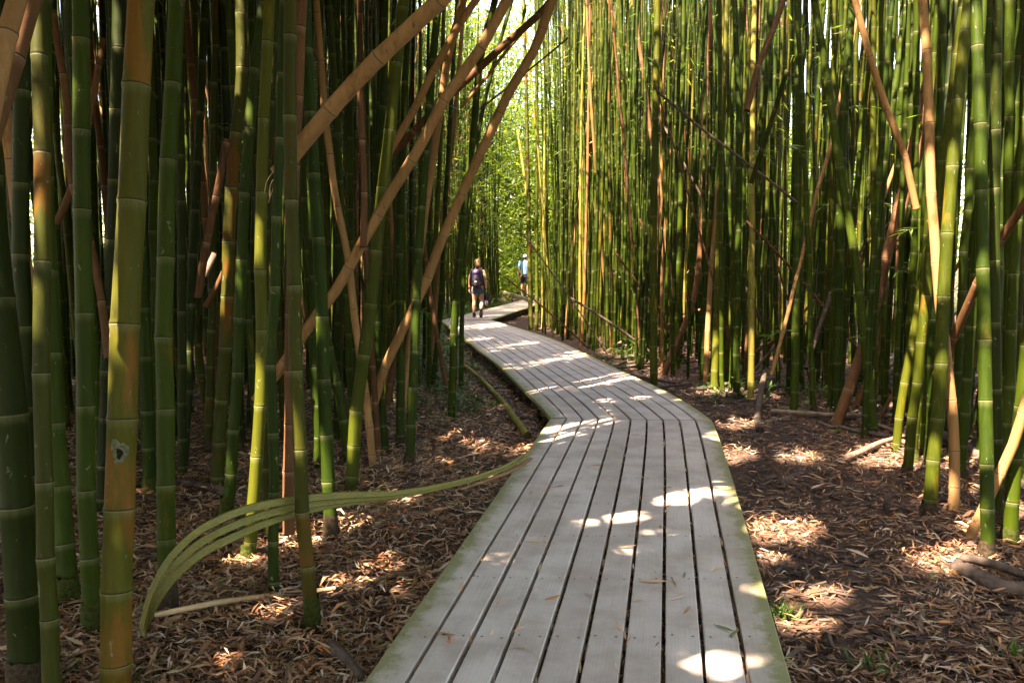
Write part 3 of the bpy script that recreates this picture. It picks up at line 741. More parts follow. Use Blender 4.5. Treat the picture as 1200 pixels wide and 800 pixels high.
for _ in range(260):  # unseen culms behind the camera, added to block light from there
    y = rr.uniform(-9, 1.2); x = rr.uniform(-9, 9)
    if abs(x - .3) < 1.9 or (y > -1 and x < 0): continue
    if free(x, y, .3): occupy(x, y); cand.append((x, y, 'l' if x < 0 else 'r', 9.0))

HS = math.hypot(SUN[0], SUN[1])
CPT = [(47, 45, .10), (47, 170, .08), (48, 350, .07), (145, 375, .06), (283, 30, .10), (283, 85, .09), (1152, 330, .05), (1155, 500, .16), (1090, 230, .16), (1096, 330, .10), (452, 175, .14), (416, 515, .11),
       (300, 560, .06), (350, 540, .06), (829, 385, .2), (881, 420, .2), (838, 420, .2), (550, 88, .1), (592, 50, .1), (1058, 460, .14), (1083, 420, .1), (1096, 540, .1), (228, 420, .08), (622, 330, .3), (622, 360, .2), (505, 360, .1), (540, 380, .1)]
CP3 = []
_ax = np.vstack(CULM_AXES); _u, _v, _d = project(_ax)
for x, y, r in CPT:
    e = np.hypot(_u - x, _v - y) + np.where(_d > .5, 0, 1e6); k = np.where(e < 9)[0]
    k = k[np.argmin(_d[k])] if len(k) else int(np.argmin(e)); CP3.append((_ax[k], r))
FLECK = [P for P, r in CP3] + [at_z(560, 371.5) + (0, 0, 1.2)]
mass_V, mass_Q, mass_UV, mass_var, mass_m = [], [], [], [], []
mass_kinds = ['green', 'dark', 'olive', 'mixed', 'gold', 'tan', 'brown']
voff = 0
LEAF_SPOTS = []
for n, (x, y, side, din) in enumerate(cand):
    if y > 2 and any(0.12 < ((x - T_[0]) * SUN[0] + (y - T_[1]) * SUN[1]) / HS < 7 and abs((x - T_[0]) * SUN[1] - (y - T_[1]) * SUN[0]) / HS < .11 for T_ in FLECK): continue
    kind = pick_kind(side, y, rr)
    if side == 'r' and y < 10 and kind in ('tan', 'brown', 'gold'): kind = 'green'
    if kind in ('tan', 'brown') : lean = rr.gauss(0, .10)
    else: lean = rr.gauss(0, 0.028)
    z = float(gz(x, y)); sc = rr.uniform(.75, 1.2) if y > 7 else rr.uniform(.9, 1.3)
    if n < N_IND and y > 2:
        k = rr.randrange(4); me, C = variant(kind, k)
        o = bpy.data.objects.new("bamboo_culm", me); COL.objects.link(o)
        o.location = (x, y, z); o.scale = (sc, sc, 1.0); o.rotation_euler = (rr.gauss(0, .028), lean, rr.uniform(0, 6.28))
        tag(o, f"{SHADE[kind]} bamboo culm {zone(x, y, side)}", "bamboo", f"{SHADE[kind]} culms {zone(x, y, side)}")
        if y < 11: root_base(o, 0.034, .10, rr.random() < .35, n)
        if rr.random() < (.45 if side == 'r' else .22):
            for _ in range(rr.choice((1, 1, 2))):
                c = C[rr.randrange(int(len(C) * .12), int(len(C) * .6))]
                add_spray(o, c, rr.uniform(0, 6.28), rr.uniform(.8, 1.4))
    else:
        P = grown_path(rr.randrange(10000))
        rz = rr.uniform(0, 6.28); P[:, 0] += P[:, 2] * lean; P[:, 1] += P[:, 2] * rr.gauss(0, .028); P += (x, y, z)
        far = y > 14 or din > 4
        V, Q, UV, C, rad = culm_arrays(P[::3], 0.031 * sc, 0.45, 7, 0.38, False, n * 3.0, n)
        mass_V.append(V); mass_Q.append(Q + voff); voff += len(V); mass_UV.append(UV); mass_var.append(np.full(len(V), rr.random())); mass_m.append(np.full(len(Q), mass_kinds.index(kind)))
print("culms", culm_count, len(cand), nR)
o = link("bamboo_thicket", mesh_np("bamboo_thicket", np.vstack(mass_V), np.vstack(mass_Q), [M[k] for k in mass_kinds], True, np.vstack(mass_UV), np.concatenate(mass_var), np.concatenate(mass_m)))
tag(o, "uncounted mass of slender bamboo culms filling the forest behind", "bamboo thicket", kind="stuff")

# ------------------------------------------------------------------ leaves: unseen canopy overhead, shaped for the sun patches, and foliage beyond
def leaf_quads(C, D, Nn, L_, W_):
    """diamond leaves: centre-base C, direction D, side Nn, length, width"""
    n = len(C); L_ = L_[:, None]; W_ = W_[:, None]
    V = np.stack([C, C + D * L_ * .38 + Nn * W_, C + D * L_, C + D * L_ * .38 - Nn * W_], 1).reshape(-1, 3)
    Q = np.arange(n * 4).reshape(n, 4)
    return V, Q
def unit(v): return v / (np.linalg.norm(v, axis=1)[:, None] + 1e-9)
def clump_leaves(cent, per, spread, Lm, Wr, droop=.35):
    n = len(cent) * per
    C = np.repeat(cent, per, 0) + rng.normal(0, 1, (n, 3)) * spread
    D = unit(rng.normal(0, 1, (n, 3)) * (1, 1, .5) + (0, 0, -droop))
    S = unit(np.cross(D, unit(rng.normal(0, .45, (n, 3)) + (0, 0, 1))))
    L_ = Lm * rng.uniform(.6, 1.3, n)
    return C, D, S, L_, L_ * Wr * rng.uniform(.8, 1.2, n)

# sun openings given on the ground and boards (photo pixels, ellipses) and on culms (points)
ELL_BOARD = [(800, 582, 34, 8), (728, 607, 50, 6), (570, 655, 34, 7), (850, 782, 58, 20), (712, 786, 20, 13), (648, 516, 34, 3.5), (690, 497, 34, 3), (846, 574, 16, 11), (780, 622, 16, 4), (870, 662, 8, 5), (760, 640, 40, 4)]
_re = random.Random(9)
_split = []
for ex, ey, a, b in ELL_BOARD:
    for _ in range(5):
        q = _re.gauss(0, .5) * a; _split.append((ex + q, ey - .22 * q + _re.gauss(0, .35) * b, a * _re.uniform(.26, .6), b * _re.uniform(.32, .65)))
ELL_BOARD = _split
ELL_SOIL = [(915, 622, 52, 14), (962, 702, 34, 18), (1112, 655, 46, 19), (1040, 540, 50, 13), (940, 541, 30, 7), (862, 537, 22, 9), (1197, 612, 20, 15), (930, 735, 54, 9), (1180, 560, 16, 6), (870, 500, 26, 6), (840, 462, 26, 5), (905, 655, 20, 5),
            (340, 635, 40, 9), (412, 622, 40, 8), (282, 656, 28, 7), (270, 777, 30, 8), (372, 747, 20, 6), (568, 526, 14, 7), (300, 600, 20, 4), (470, 585, 26, 4), (455, 415, 30, 4), (440, 465, 24, 4), (225, 760, 16, 5)]
STRK = [((612, 461), (742, 437), 4.5), ((655, 458), (742, 441), 3), ((588, 432), (692, 414), 4.0), ((560, 410), (628, 401), 2.6), ((545, 399), (575, 396), 2), ((520, 385), (590, 380), 2.6), ((740, 440), (800, 470), 2), ((630, 506), (720, 490), 3),
        ((700, 395), (760, 420), 6)]
# sun flecks on culms: points (photo pixels) on whatever culm stands there, and a scatter of others
CP3.append((at_z(560, 371.5) + (0, 0, 1.25), .42)); CP3.append((at_z(560, 371.5) + (0, 0, .6), .35)); CP3.append((at_z(615, 347.5, .16) + (-.1, 0, 1.2), .6))  # openings cut in the leaves to brighten both walkers
for P in CULM_AXES:
    q = P[P[:, 2] < 5.5]
    if len(q) and q[0][1] > 4.5:
        for _ in range(2): CP3.append((q[rng.integers(len(q))], rng.uniform(.02, .07)))
for (x, y, side, din) in cand[::3]: CP3.append((np.array([x, y, rng.uniform(.3, 5.0)]), rng.uniform(.0, .06)))
PA = np.cross(SUN, (0, 0, 1)); PA /= np.linalg.norm(PA); PB = np.cross(SUN, PA); CELL = .035; HALF = 900
OPEN = np.zeros((2 * HALF, 2 * HALF), bool)
for P, r in CP3:
    a, b = int(P @ PA / CELL) + HALF, int(P @ PB / CELL) + HALF; q = int((r + .05) / CELL)
    if q < a < 2 * HALF - q and q < b < 2 * HALF - q:
        yy, xx = np.ogrid[-q:q + 1, -q:q + 1]; OPEN[a - q:a + q + 1, b - q:b + q + 1] |= (xx * xx + yy * yy <= q * q)
def lit(C):
    """True for leaves that would shade one of the photograph's sun patches"""
    m = np.zeros(len(C), bool)
    for z0, ells, strks, gain in ((0.0, ELL_BOARD, STRK, 1.0), (-0.21, ELL_SOIL, [], 1.15)):
        g = C - SUN * ((C[:, 2] - z0) / SUN[2])[:, None]
        u, v, d = project(g); ok = d > 1
        nz = np.sin(g[:, 0] * 9.1 + 2.1 * np.sin(g[:, 1] * 7.3)) + np.sin(g[:, 1] * 11.7 + 1.7 * np.sin(g[:, 0] * 8.3)) + .7 * np.sin(19 * g[:, 0] - 23 * g[:, 1])
        rag = gain + .30 * nz + rng.normal(0, .75, len(u))
        for ex, ey, a, b in ells: m |= ok & (((u - ex) / (a + 3)) ** 2 + ((v - ey) / (b + 2)) ** 2 < np.clip(rag, .03, 2.8))
        for (x0, y0), (x1, y1), w in strks:
            dx, dy = x1 - x0, y1 - y0; q = np.clip(((u - x0) * dx + (v - y0) * dy) / (dx * dx + dy * dy), 0, 1)
            m |= ok & (np.hypot(u - x0 - q * dx, v - y0 - q * dy) < (w + 1) * np.clip(rag, .15, 1.9))
    a = np.clip((C @ PA / CELL).astype(int) + HALF, 0, 2 * HALF - 1); b = np.clip((C @ PB / CELL).astype(int) + HALF, 0, 2 * HALF - 1)
    return m | (OPEN[a, b] & (rng.random(len(C)) < .9))
def canopy():  # unseen leaf layer added for shade, cut open where sun should land
    n = 62000
    x = rng.uniform(-18, 12, n); y = rng.uniform(-12, 34, n); z = np.maximum(4.9, 1.9 + .36 * np.maximum(y, 0)) + 4.6 * rng.random(n)
    g = np.stack([x, y, z], -1) - SUN * (z / SUN[2])[:, None]
    keep = np.ones(n, bool)
    pc = (path_l(np.clip(y, 1, 34)) + path_r(np.clip(y, 1, 34))) / 2
    over = (np.abs(x - pc - 2.5) < 2.3) & (y > -1)
    keep &= ~(over & (rng.random(n) < SLOT))
    keep &= (x < rfront(np.clip(y, 4, 40)) + 6.5)
    far = np.clip((g[:, 1] - 10.5) / 5, 0, 1)
    keep &= rng.random(n) > far * FAR_THIN
    fr = np.sin(1.3 * g[:, 0] + .7) * np.sin(1.1 * g[:, 1] + .4 * g[:, 0]) + .5 * np.sin(3.1 * g[:, 0] - 2.3 * g[:, 1])
    keep &= rng.random(n) > np.clip(fr - .75, 0, .3)
    # stay out of the picture below the frame's top where it is near
    cent = np.stack([x, y, z], -1)[keep]
    m2 = 15000; gx = rng.uniform(-5, 6, m2); gy = rng.uniform(2, 12, m2); zz = np.maximum(5.0, 2.2 + .36 * np.maximum(gy - 4, 0)) + 3.5 * rng.random(m2)
    c2 = np.stack([gx, gy, np.zeros(m2)], -1) + SUN * (zz / SUN[2])[:, None]
    pc2 = (path_l(np.clip(c2[:, 1], 1, 34)) + path_r(np.clip(c2[:, 1], 1, 34))) / 2
    m3 = 9000; gy3 = rng.uniform(9.5, 25, m3); gx3 = path_l(gy3) - .25 + (path_r(gy3) - path_l(gy3) + .5) * rng.random(m3)
    c3 = np.stack([gx3, gy3, np.zeros(m3)], -1); z3 = np.maximum(5.5, 2.4 + .36 * np.maximum(gy3 - 3.5, 0)) + 3 * rng.random(m3); c3 = c3 + SUN * (z3 / SUN[2])[:, None]
    cent = np.vstack([cent, c3])
    cent = np.vstack([cent, c2[~((np.abs(c2[:, 0] - pc2 - 2.5) < 2.3) & (c2[:, 1] > -1))]])
    C, D, S, L_, W_ = clump_leaves(cent, 14, (.42, .42, .28), 0.33, 0.09)
    k = ~(lit(C + D * (L_ * .1)[:, None]) | lit(C + D * (L_ * .5)[:, None]) | lit(C + D * (L_ * .92)[:, None]))
    C, D, S, L_, W_ = C[k], D[k], S[k], L_[k], W_[k]
    V, Q = leaf_quads(C, D, S, L_, W_)
    return V, Q, len(C)
SLOT, FAR_THIN = 0.97, 0.93  # strip opened for skylight on the boards; far end thinned for sun
V, Q, nl = canopy()
o = link("shade_canopy", mesh_np("shade_canopy", V, Q, M['leaf'], False, var=np.repeat(rng.random(nl), 4)))
tag(o, "unseen bamboo canopy added for shade, its gaps cut to drop the sun patches", "canopy", kind="stuff")

def foliage(name, boxes, label, mat, Lm=.17, Wr=.075, per=14, spread=(.28, .28, .16), kind="stuff", cat="foliage"):
    cents = []
    for (x0, x1, y0, y1, z0, z1, n, fn) in boxes:
        c = np.stack([rng.uniform(x0, x1, n), rng.uniform(y0, y1, n), rng.uniform(z0, z1, n)], -1)
        if fn is not None: c = c[fn(c)]
        cents.append(c)
    C, D, S, L_, W_ = clump_leaves(np.vstack(cents), per, spread, Lm, Wr)
    kk = ~lit(C); C, D, S, L_, W_ = C[kk], D[kk], S[kk], L_[kk], W_[kk]
    V, Q = leaf_quads(C, D, S, L_, W_)
    o = link(name, mesh_np(name, V, Q, mat, False, var=np.repeat(rng.random(len(C)), 4)))
    tag(o, label, cat, kind=kind)
lump = lambda c: (np.sin(.9 * c[:, 0] + 1.1 * c[:, 2]) + np.sin(1.3 * c[:, 1] + .8 * c[:, 2] + 1) + .6 * np.sin(2.3 * c[:, 0] - 1.9 * c[:, 2])) > rng.uniform(-1.6, 1.1, len(c))
leftfar = lambda c: lump(c) & (c[:, 0] < lfront(c[:, 1]) + .9 + .08 * c[:, 2])
rightfar = lambda c: lump(c) & (c[:, 0] > rfront(c[:, 1]) - .15)
foliage("bamboo_foliage", [(-6, 1.8, 17, 36, 2.2, 10, 4600, leftfar), (0.4, 7, 17, 32, 2.6, 9, 1500, rightfar), (1.5, 9, 8, 16, 3.0, 7.5, 350, rightfar), (-6, -1.2, 8, 16, 3.2, 7, 260, leftfar)],
        "airy sprays of small leaves hanging among the farther culms", M['leaf'], Lm=.16)
foliage("forest_foliage", [(-14, 14, 41, 50, -.2, 16, 16000, lump), (10, 20, -2, 36, -.2, 5.5, 3600, lump), (-20, -11, -2, 36, -.2, 6.5, 4500, lump), (11, 20, -2, 36, 5.5, 11, 1200, lump), (-20, -11, -2, 36, 6.5, 11, 1500, lump), (-14, 14, -16, -9, 0, 10, 3500, lump), (-20, 22, 51, 58, -.2, 13, 7000, None), (-7, 7, 42, 47, -.2, 10, 4200, None), (-20, 22, 46, 50, -.2, 3, 3000, None), (-10, 14, 36, 41, -.2, 2.6, 1200, lump), (-4.5, 4.5, 24, 40, 3.5, 12, 1500, lump)],  # one box is a leaf wall behind the camera, added to darken the grove
        "sunlit leafy forest beyond the bamboo, plus added unseen leaves behind the camera", M['farleaf'], Lm=.34, Wr=.11, per=12, spread=(.5, .5, .3), cat="forest")
foliage("forest_foliage", [(-24, 26, 56, 64, -.2, 11, 3000, None)], "dense green forest closing the view far behind", M['farleaf'], Lm=.9, Wr=.16, per=12, spread=(.9, .9, .6), cat="forest")
fern_ok = lambda c: (c[:, 0] < path_l(c[:, 1]) - .1) | (c[:, 0] > path_r(c[:, 1]) + .15)
def gclamp(c): return fern_ok(c)
def undergrowth():
    cents = []
    for (cx, cy_, sx, sy, n) in ((-1.55, 14.2, .5, 1.6, 160), (-2.3, 20, .4, 2.2, 160), (-1.9, 26, .7, 3.0, 240), (-.8, 32, .8, 3, 200), (-.65, 9.3, .25, .5, 26), (2.0, 13.6, .4, .8, 30), (3.4, 10.0, .5, .8, 30), (-1.0, 11.5, .3, .7, 50)):
        c = np.stack([rng.normal(cx, sx, n), rng.normal(cy_, sy, n), np.zeros(n)], -1); c = c[fern_ok(c)]
        c[:, 2] = gz(c[:, 0], c[:, 1]) + np.abs(rng.normal(0, .16 if cy_ > 12 else .05, len(c))); cents.append(c)
    C, D, S, L_, W_ = clump_leaves(np.vstack(cents), 16, (.1, .1, .06), .13, .10, droop=-.35)
    V, Q = leaf_quads(C, D, S, L_, W_)
    tag(link("undergrowth", mesh_np("undergrowth", V, Q, M['fern'], False, var=np.repeat(rng.random(len(C)), 4))), "low green undergrowth along the planks", "undergrowth", kind="stuff")
undergrowth()

# ------------------------------------------------------------------ litter
def litter():
    n = 300000
    # denser near the camera
    y = 1.8 + 14.0 * rng.random(n) ** 1.7
    x = rng.uniform(-1, 1, n) * (0.70 * y + 1.2)
    k = (x > -8) & (x < 9)
    # litter only thinly under the boards
    inside = (x > path_l(y) + .03) & (x < path_r(y) - .03)
    k &= ~inside | (rng.random(n) < .5)
    patch = np.sin(2.3 * x + 1.1 * y) * np.sin(1.9 * y - .7 * x + 1) + .6 * np.sin(5.1 * x - 3.3 * y)
    right = x > path_r(y)
    thin = np.where(right, .56, .02) + np.where(right, .3, .2) * np.clip(patch, -.5, 1)
    k &= rng.random(n) > thin
    x, y, right, inside = x[k], y[k], right[k], inside[k]; n = len(x)
    near = y < 6
    L_ = rng.uniform(.02, .095, n) * np.where(rng.random(n) < .10, 1.5, 1); W_ = L_ * rng.uniform(.045, .095, n)
    az = rng.uniform(0, 6.283, n); ti = rng.normal(0, .16, n); roll = rng.normal(0, .5, n)
    d = np.stack([np.cos(az) * np.cos(ti), np.sin(az) * np.cos(ti), np.sin(ti)], -1)
    s0 = np.stack([-np.sin(az), np.cos(az), np.zeros(n)], -1); up = np.cross(d, s0)
    s = s0 * np.cos(roll)[:, None] + up * np.sin(roll)[:, None]
    z = gz(x, y) + rng.uniform(.004, .05, n) ** 1.0 + np.abs(np.sin(ti)) * L_ * .4
    C = np.stack([x, y, z], -1); Lh = L_[:, None] / 2; W3 = W_[:, None]; bend = (rng.normal(0, .12, n) * L_)[:, None] * up
    V = np.stack([C - d * Lh - s * W3 * .25, C - d * Lh + s * W3 * .25, C - s * W3 + bend, C + s * W3 + bend, C + d * Lh - s * W3 * .12, C + d * Lh + s * W3 * .12], 1).reshape(-1, 3)
    b = np.arange(n)[:, None] * 6
    Q = np.concatenate([b + [0, 2, 3, 1], b + [2, 4, 5, 3]], 0)
    u = rng.random(n)
    tone = np.where(right, np.where(u < .68, rng.uniform(.0, .30, n), rng.uniform(.3, 1.0, n)), np.where(u < .42, rng.uniform(0, .3, n), rng.uniform(.22, .98, n)))
    tag(link("leaf_litter", mesh_np("leaf_litter", V, Q, M['litter'], False, var=np.repeat(tone, 6))), "dry bamboo leaves littering the forest floor", "leaf litter", kind="stuff")
litter()

# ------------------------------------------------------------------ sticks, logs and stalks on the floor
def tube(P, radii, mat, name, sides=10, seed=0, rough=.12, flat=1.0):
    rr = np.random.default_rng(seed); P = np.asarray(P, float)
    if len(P) < 4: P = resample(P, 4); radii = np.interp(np.linspace(0, 1, 4), np.linspace(0, 1, np.size(radii)), np.ravel(radii))
    n = len(P)
    T = np.gradient(P, axis=0); T = unit(T); ref = np.array([0, 0, 1.0]); U = unit(np.cross(T, ref) + 1e-6); W = np.cross(U, T)
    radii = np.broadcast_to(np.asarray(radii, float), (n,)); ang = np.linspace(0, 2 * math.pi, sides, endpoint=False)
    jit = 1 + rr.normal(0, rough, (1, sides)) + rr.normal(0, rough * .4, (n, sides))
    V = (P[:, None] + (radii[:, None] * jit)[..., None] * (np.cos(ang)[None, :, None] * U[:, None] + flat * np.sin(ang)[None, :, None] * W[:, None])).reshape(-1, 3)
    i, j = np.meshgrid(np.arange(n - 1), np.arange(sides), indexing='ij'); i = i.ravel(); j = j.ravel(); j2 = (j + 1) % sides
    Q = np.stack([i * sides + j, i * sides + j2, (i + 1) * sides + j2, (i + 1) * sides + j], -1)
    V = list(V); Q = list(map(tuple, Q))
    for ring, rev in ((0, True), (n - 1, False)):
        c = len(V); V.append(P[ring])
        for q in range(0, sides, 2):
            f = (c, ring * sides + q, ring * sides + (q + 1) % sides, ring * sides + (q + 2) % sides)
            Q.append(f[::-1] if rev else f)
    return mesh_np(name, np.array(V), np.array(Q), mat)
def ground_stick(label, pts, w, mat='stick', lift=.015, name="fallen_stick", cat="stick", node=None, rough=.08):
    W = []
    for p in pts:
        g = on_ground(p[0], p[1]); h = (p[2] if len(p) > 2 else 0) + lift; W.append(at_z(p[0], p[1], g[2] + h) if len(p) > 2 else g + (0, 0, h))
    W = np.array(W); d = (W.mean(0) - CP) @ FW; r = .5 * w * d / F; W[:, 2] += r * .3
    P = catmull(W, 24); org = P[0].copy()
    if node:
        V, Q, UV, C, rad = culm_arrays(P - org, r, .15, 12, .3, True, 0, len(label), base_tight=False)
        me = mesh_np(name, V, Q, M[node], True, UV, np.full(len(V), .4))
    else: me = tube(P - org, r * np.linspace(1, .8, len(P)), M[mat], name, 10, len(label), rough)
    return tag(link(name, me, None, org), label, cat)
S_ = ground_stick
S_("fallen green culm lying from the plank edge into the grass", [(618, 519), (601, 494), (581, 468), (560, 446), (540, 430)], 6.5, node='gold', name="fallen_culm", cat="bamboo", lift=.06)
S_("grey-brown stick lying under the kink of the boards", [(645, 494), (620, 493), (598, 488), (575, 482)], 6, 'darkstick')
S_("short grey stick on pale litter near the olive culm's foot", [(488, 496), (510, 504), (529, 513)], 6)
S_("stick lying behind the yellow-footed culm", [(410, 535), (445, 540), (478, 543)], 5)
S_("thin pale dry blade-like stalk lying under the arching split stalk", [(172, 728), (215, 714, .06), (270, 704, .05), (330, 700), (400, 692), (460, 678), (516, 664)], 6.5, 'splitdry', name="fallen_stalk", cat="stalk")
S_("dark stick lying beside the tan-footed culm", [(370, 704), (420, 699), (474, 694)], 8, 'darkstick')
S_("dark rotten branch on the litter behind the thickest culm", [(102, 575), (160, 568), (215, 570), (262, 578), (290, 590)], 10, 'log', name="rotten_branch", cat="branch")
S_("thin dark stick beside the straight green culms' feet", [(160, 655), (190, 657), (215, 658)], 6, 'darkstick')
S_("black stump end of a cut cane at the corner of the boards", [(388, 768), (405, 783), (424, 806)], 17, 'log', name="cut_cane", cat="stump", lift=.03)
S_("straight brown cane lying flat, nearest to the grass tuft by the boards", [(982, 734), (1030, 733), (1080, 733), (1124, 733)], 5.5, 'darkstick')
S_("short stub lying across under the straight brown cane", [(1080, 714), (1078, 735), (1077, 758)], 9, 'stick', lift=.004)
S_("long dark cane lying along the picture's lower edge beside green blades", [(1045, 774), (1100, 781), (1150, 786), (1184, 787)], 7, 'darkstick')
S_("rotten split log by the sunlit pale culm", [(1118, 674), (1150, 690), (1180, 700), (1225, 706)], 22, 'log', name="rotten_log", cat="log", lift=.03, rough=.2)
S_("slab of broken log resting on the rotten split log", [(1126, 668), (1160, 676), (1195, 688), (1225, 695)], 11, 'log', name="rotten_log", cat="log", lift=.07, rough=.2)
S_("thin twig slanting off the rotten split log", [(1142, 705), (1160, 722), (1170, 738)], 4, 'darkstick')
S_("dark short stub standing in the litter by the sun patches", [(1041, 597, .02), (1040, 590, .06), (1041, 580, .10)], 10, 'log', name="cane_stub", cat="stump", lift=0)
S_("dry cane end sloping from the wall, banded, foot in the litter", [(889, 508), (888, 490, .02), (890, 470, .1), (897, 435, .26)], 8, node='grey', name="broken_culm", cat="bamboo", lift=.02)
S_("stick lying beside the banded cane end", [(896, 497), (925, 491), (950, 487)], 4.5)
S_("pale stick behind the stick by the banded cane end", [(900, 488), (930, 483), (948, 483)], 4)
S_("thick pale cane lying behind the thick reddish cane's foot", [(1000, 492), (1040, 505), (1085, 522)], 7, 'stick')
S_("second pale cane lying nearer the sun patch, short", [(1020, 512), (1040, 516), (1062, 521)], 7, 'stick')
S_("long dark cane on the ground deep among the stout culms", [(950, 455), (985, 470), (1030, 480), (1060, 485)], 6, 'darkstick')
S_("dark cane stretched behind the sturdy culm", [(1030, 470), (1090, 505), (1150, 540), (1200, 575)], 12, 'log', name="rotten_branch", cat="branch")
S_("small dark stick between two sun patches", [(985, 597), (1000, 613), (1014, 630)], 5, 'darkstick')
S_("curved small log by the boards' right bend", [(915, 572), (930, 562), (950, 556)], 9, 'log', name="rotten_branch", cat="branch")
S_("grey stick leaning up out of the litter past the outer bend", [(713, 413), (735, 398, .12), (761, 383, .28), (778, 371, .42), (806, 352, .7)], 4.5, 'stick', name="dry_branch", cat="branch")
S_("darker branch propped just behind the grey leaning stick", [(728, 412), (752, 394, .12), (775, 375, .3), (800, 350, .55), (815, 332, .8)], 4.5, 'darkstick', name="dry_branch", cat="branch")
S_("brown stick lying on the litter edge of the outer bend", [(705, 421), (728, 421), (745, 418), (762, 409, .05)], 5, 'darkstick')
S_("stick at the very edge of the planks' outer bend", [(742, 440), (765, 449), (790, 460)], 5, 'stick')
S_("pale forked twig by the end of the wall of culms", [(655, 375, 0), (642, 362, .14), (632, 352, .3), (626, 345, .45)], 2.6, 'stick', name="dry_twig", cat="twig")

rc = random.Random(21)
for k in range(20):
    y = rc.uniform(7.5, 17); x = rfront(y) + rc.uniform(.2, 3.2); z = float(gz(x, y))
    tl = rc.uniform(.2, 1.0) * rc.choice((-1, 1)); dy = rc.gauss(0, .25); Ln = rc.uniform(2.2, 5.5)
    dv = np.array([math.sin(tl), dy * .5, math.cos(tl)]); dv /= np.linalg.norm(dv)
    P = np.array([np.array([x, y, z - .05]) + dv * Ln * t + np.array([0, 0, -.10 * Ln * t * t]) for t in np.linspace(0, 1, 20)])
    kd = rc.choice(('brown', 'brown', 'brown', 'grey', 'grey')); o_ = np.array([x, y, z])
    V, Q, UV, C, rad = culm_arrays(P - o_, rc.uniform(.014, .030), .3, 10, .38, True, k * 5., k + 300, base_tight=False)
    tag(link("dry_cane", mesh_np("dry_cane", V, Q, M[kd], True, UV, np.full(len(V), rc.random())), None, o_), f"dead {kd} cane leaning loose among the green culms beyond the boards' bend", "dry cane", f"dead {kd} canes tangled in the far wall of culms")
for k in range(16):
    y = rc.uniform(6.5, 14); x = rfront(y) + rc.uniform(-.3, 1.6); az = rc.gauss(.1, .45) if rc.random() < .75 else rc.uniform(0, 3.1); Ln = rc.uniform(.6, 2.2)
    P = []
    for t in np.linspace(-.5, .5, 10):
        a, b = x + math.cos(az) * Ln * t, y + math.sin(az) * Ln * t; P.append((a, b, float(gz(a, b)) + .05 + .02 * k / 16 + max(0, t) * rc.uniform(0, .12)))
    P = np.array(P); o_ = P[0].copy()
    tag(link("fallen_branch", tube(catmull(P, 16) - o_, rc.uniform(.014, .035) * np.linspace(1, .75, 16), M[rc.choice(('log', 'darkstick', 'darkstick', 'stick'))], "fallen_branch", 10, k, .1), None, o_), "fallen branch lying among the feet of the far wall of culms", "branch", "fallen branches at the foot of the far wall")
# scattered woody debris on the dark soil: uncounted bits
def debris():
    n = 6500; y = 2.4 + 9 * rng.random(n) ** 1.4; x = path_r(y) + .06 + rng.random(n) * 4.0
    lm = rng.random(n) < .25; x = np.where(lm, path_l(y) - .1 - rng.random(n) * 3, x)
    V, Q, var = [], [], []
    for i in range(n):
        L_ = rng.uniform(.03, .20) * (1.6 if rng.random() < .06 else 1); w = rng.uniform(.003, .011) * (1.9 if rng.random() < .12 else 1); az = rng.uniform(0, 6.28); t = rng.normal(0, .15)
        d = np.array([math.cos(az) * math.cos(t), math.sin(az) * math.cos(t), math.sin(t)]); s = np.array([-math.sin(az), math.cos(az), 0]); u = np.cross(d, s)
        c = np.array([x[i], y[i], float(gz(x[i], y[i])) + .012 + rng.random() * .02]); b = len(V)
        for e in (-1, 1):
            k = w * rng.uniform(.5, 1.0)
            V += [c + d * e * L_ / 2 + s * k, c + d * e * L_ / 2 + u * k, c + d * e * L_ / 2 - s * k, c + d * e * L_ / 2 - u * k]
        Q += [(b, b + 1, b + 5, b + 4), (b + 1, b + 2, b + 6, b + 5), (b + 2, b + 3, b + 7, b + 6), (b + 3, b, b + 4, b + 7), (b, b + 3, b + 2, b + 1), (b + 4, b + 5, b + 6, b + 7)]
    tag(link("woody_debris", mesh_np("woody_debris", np.array(V), np.array(Q), M['log'], False)), "bits of rotten bark and twig in the dark soil", "debris", kind="stuff")
debris()

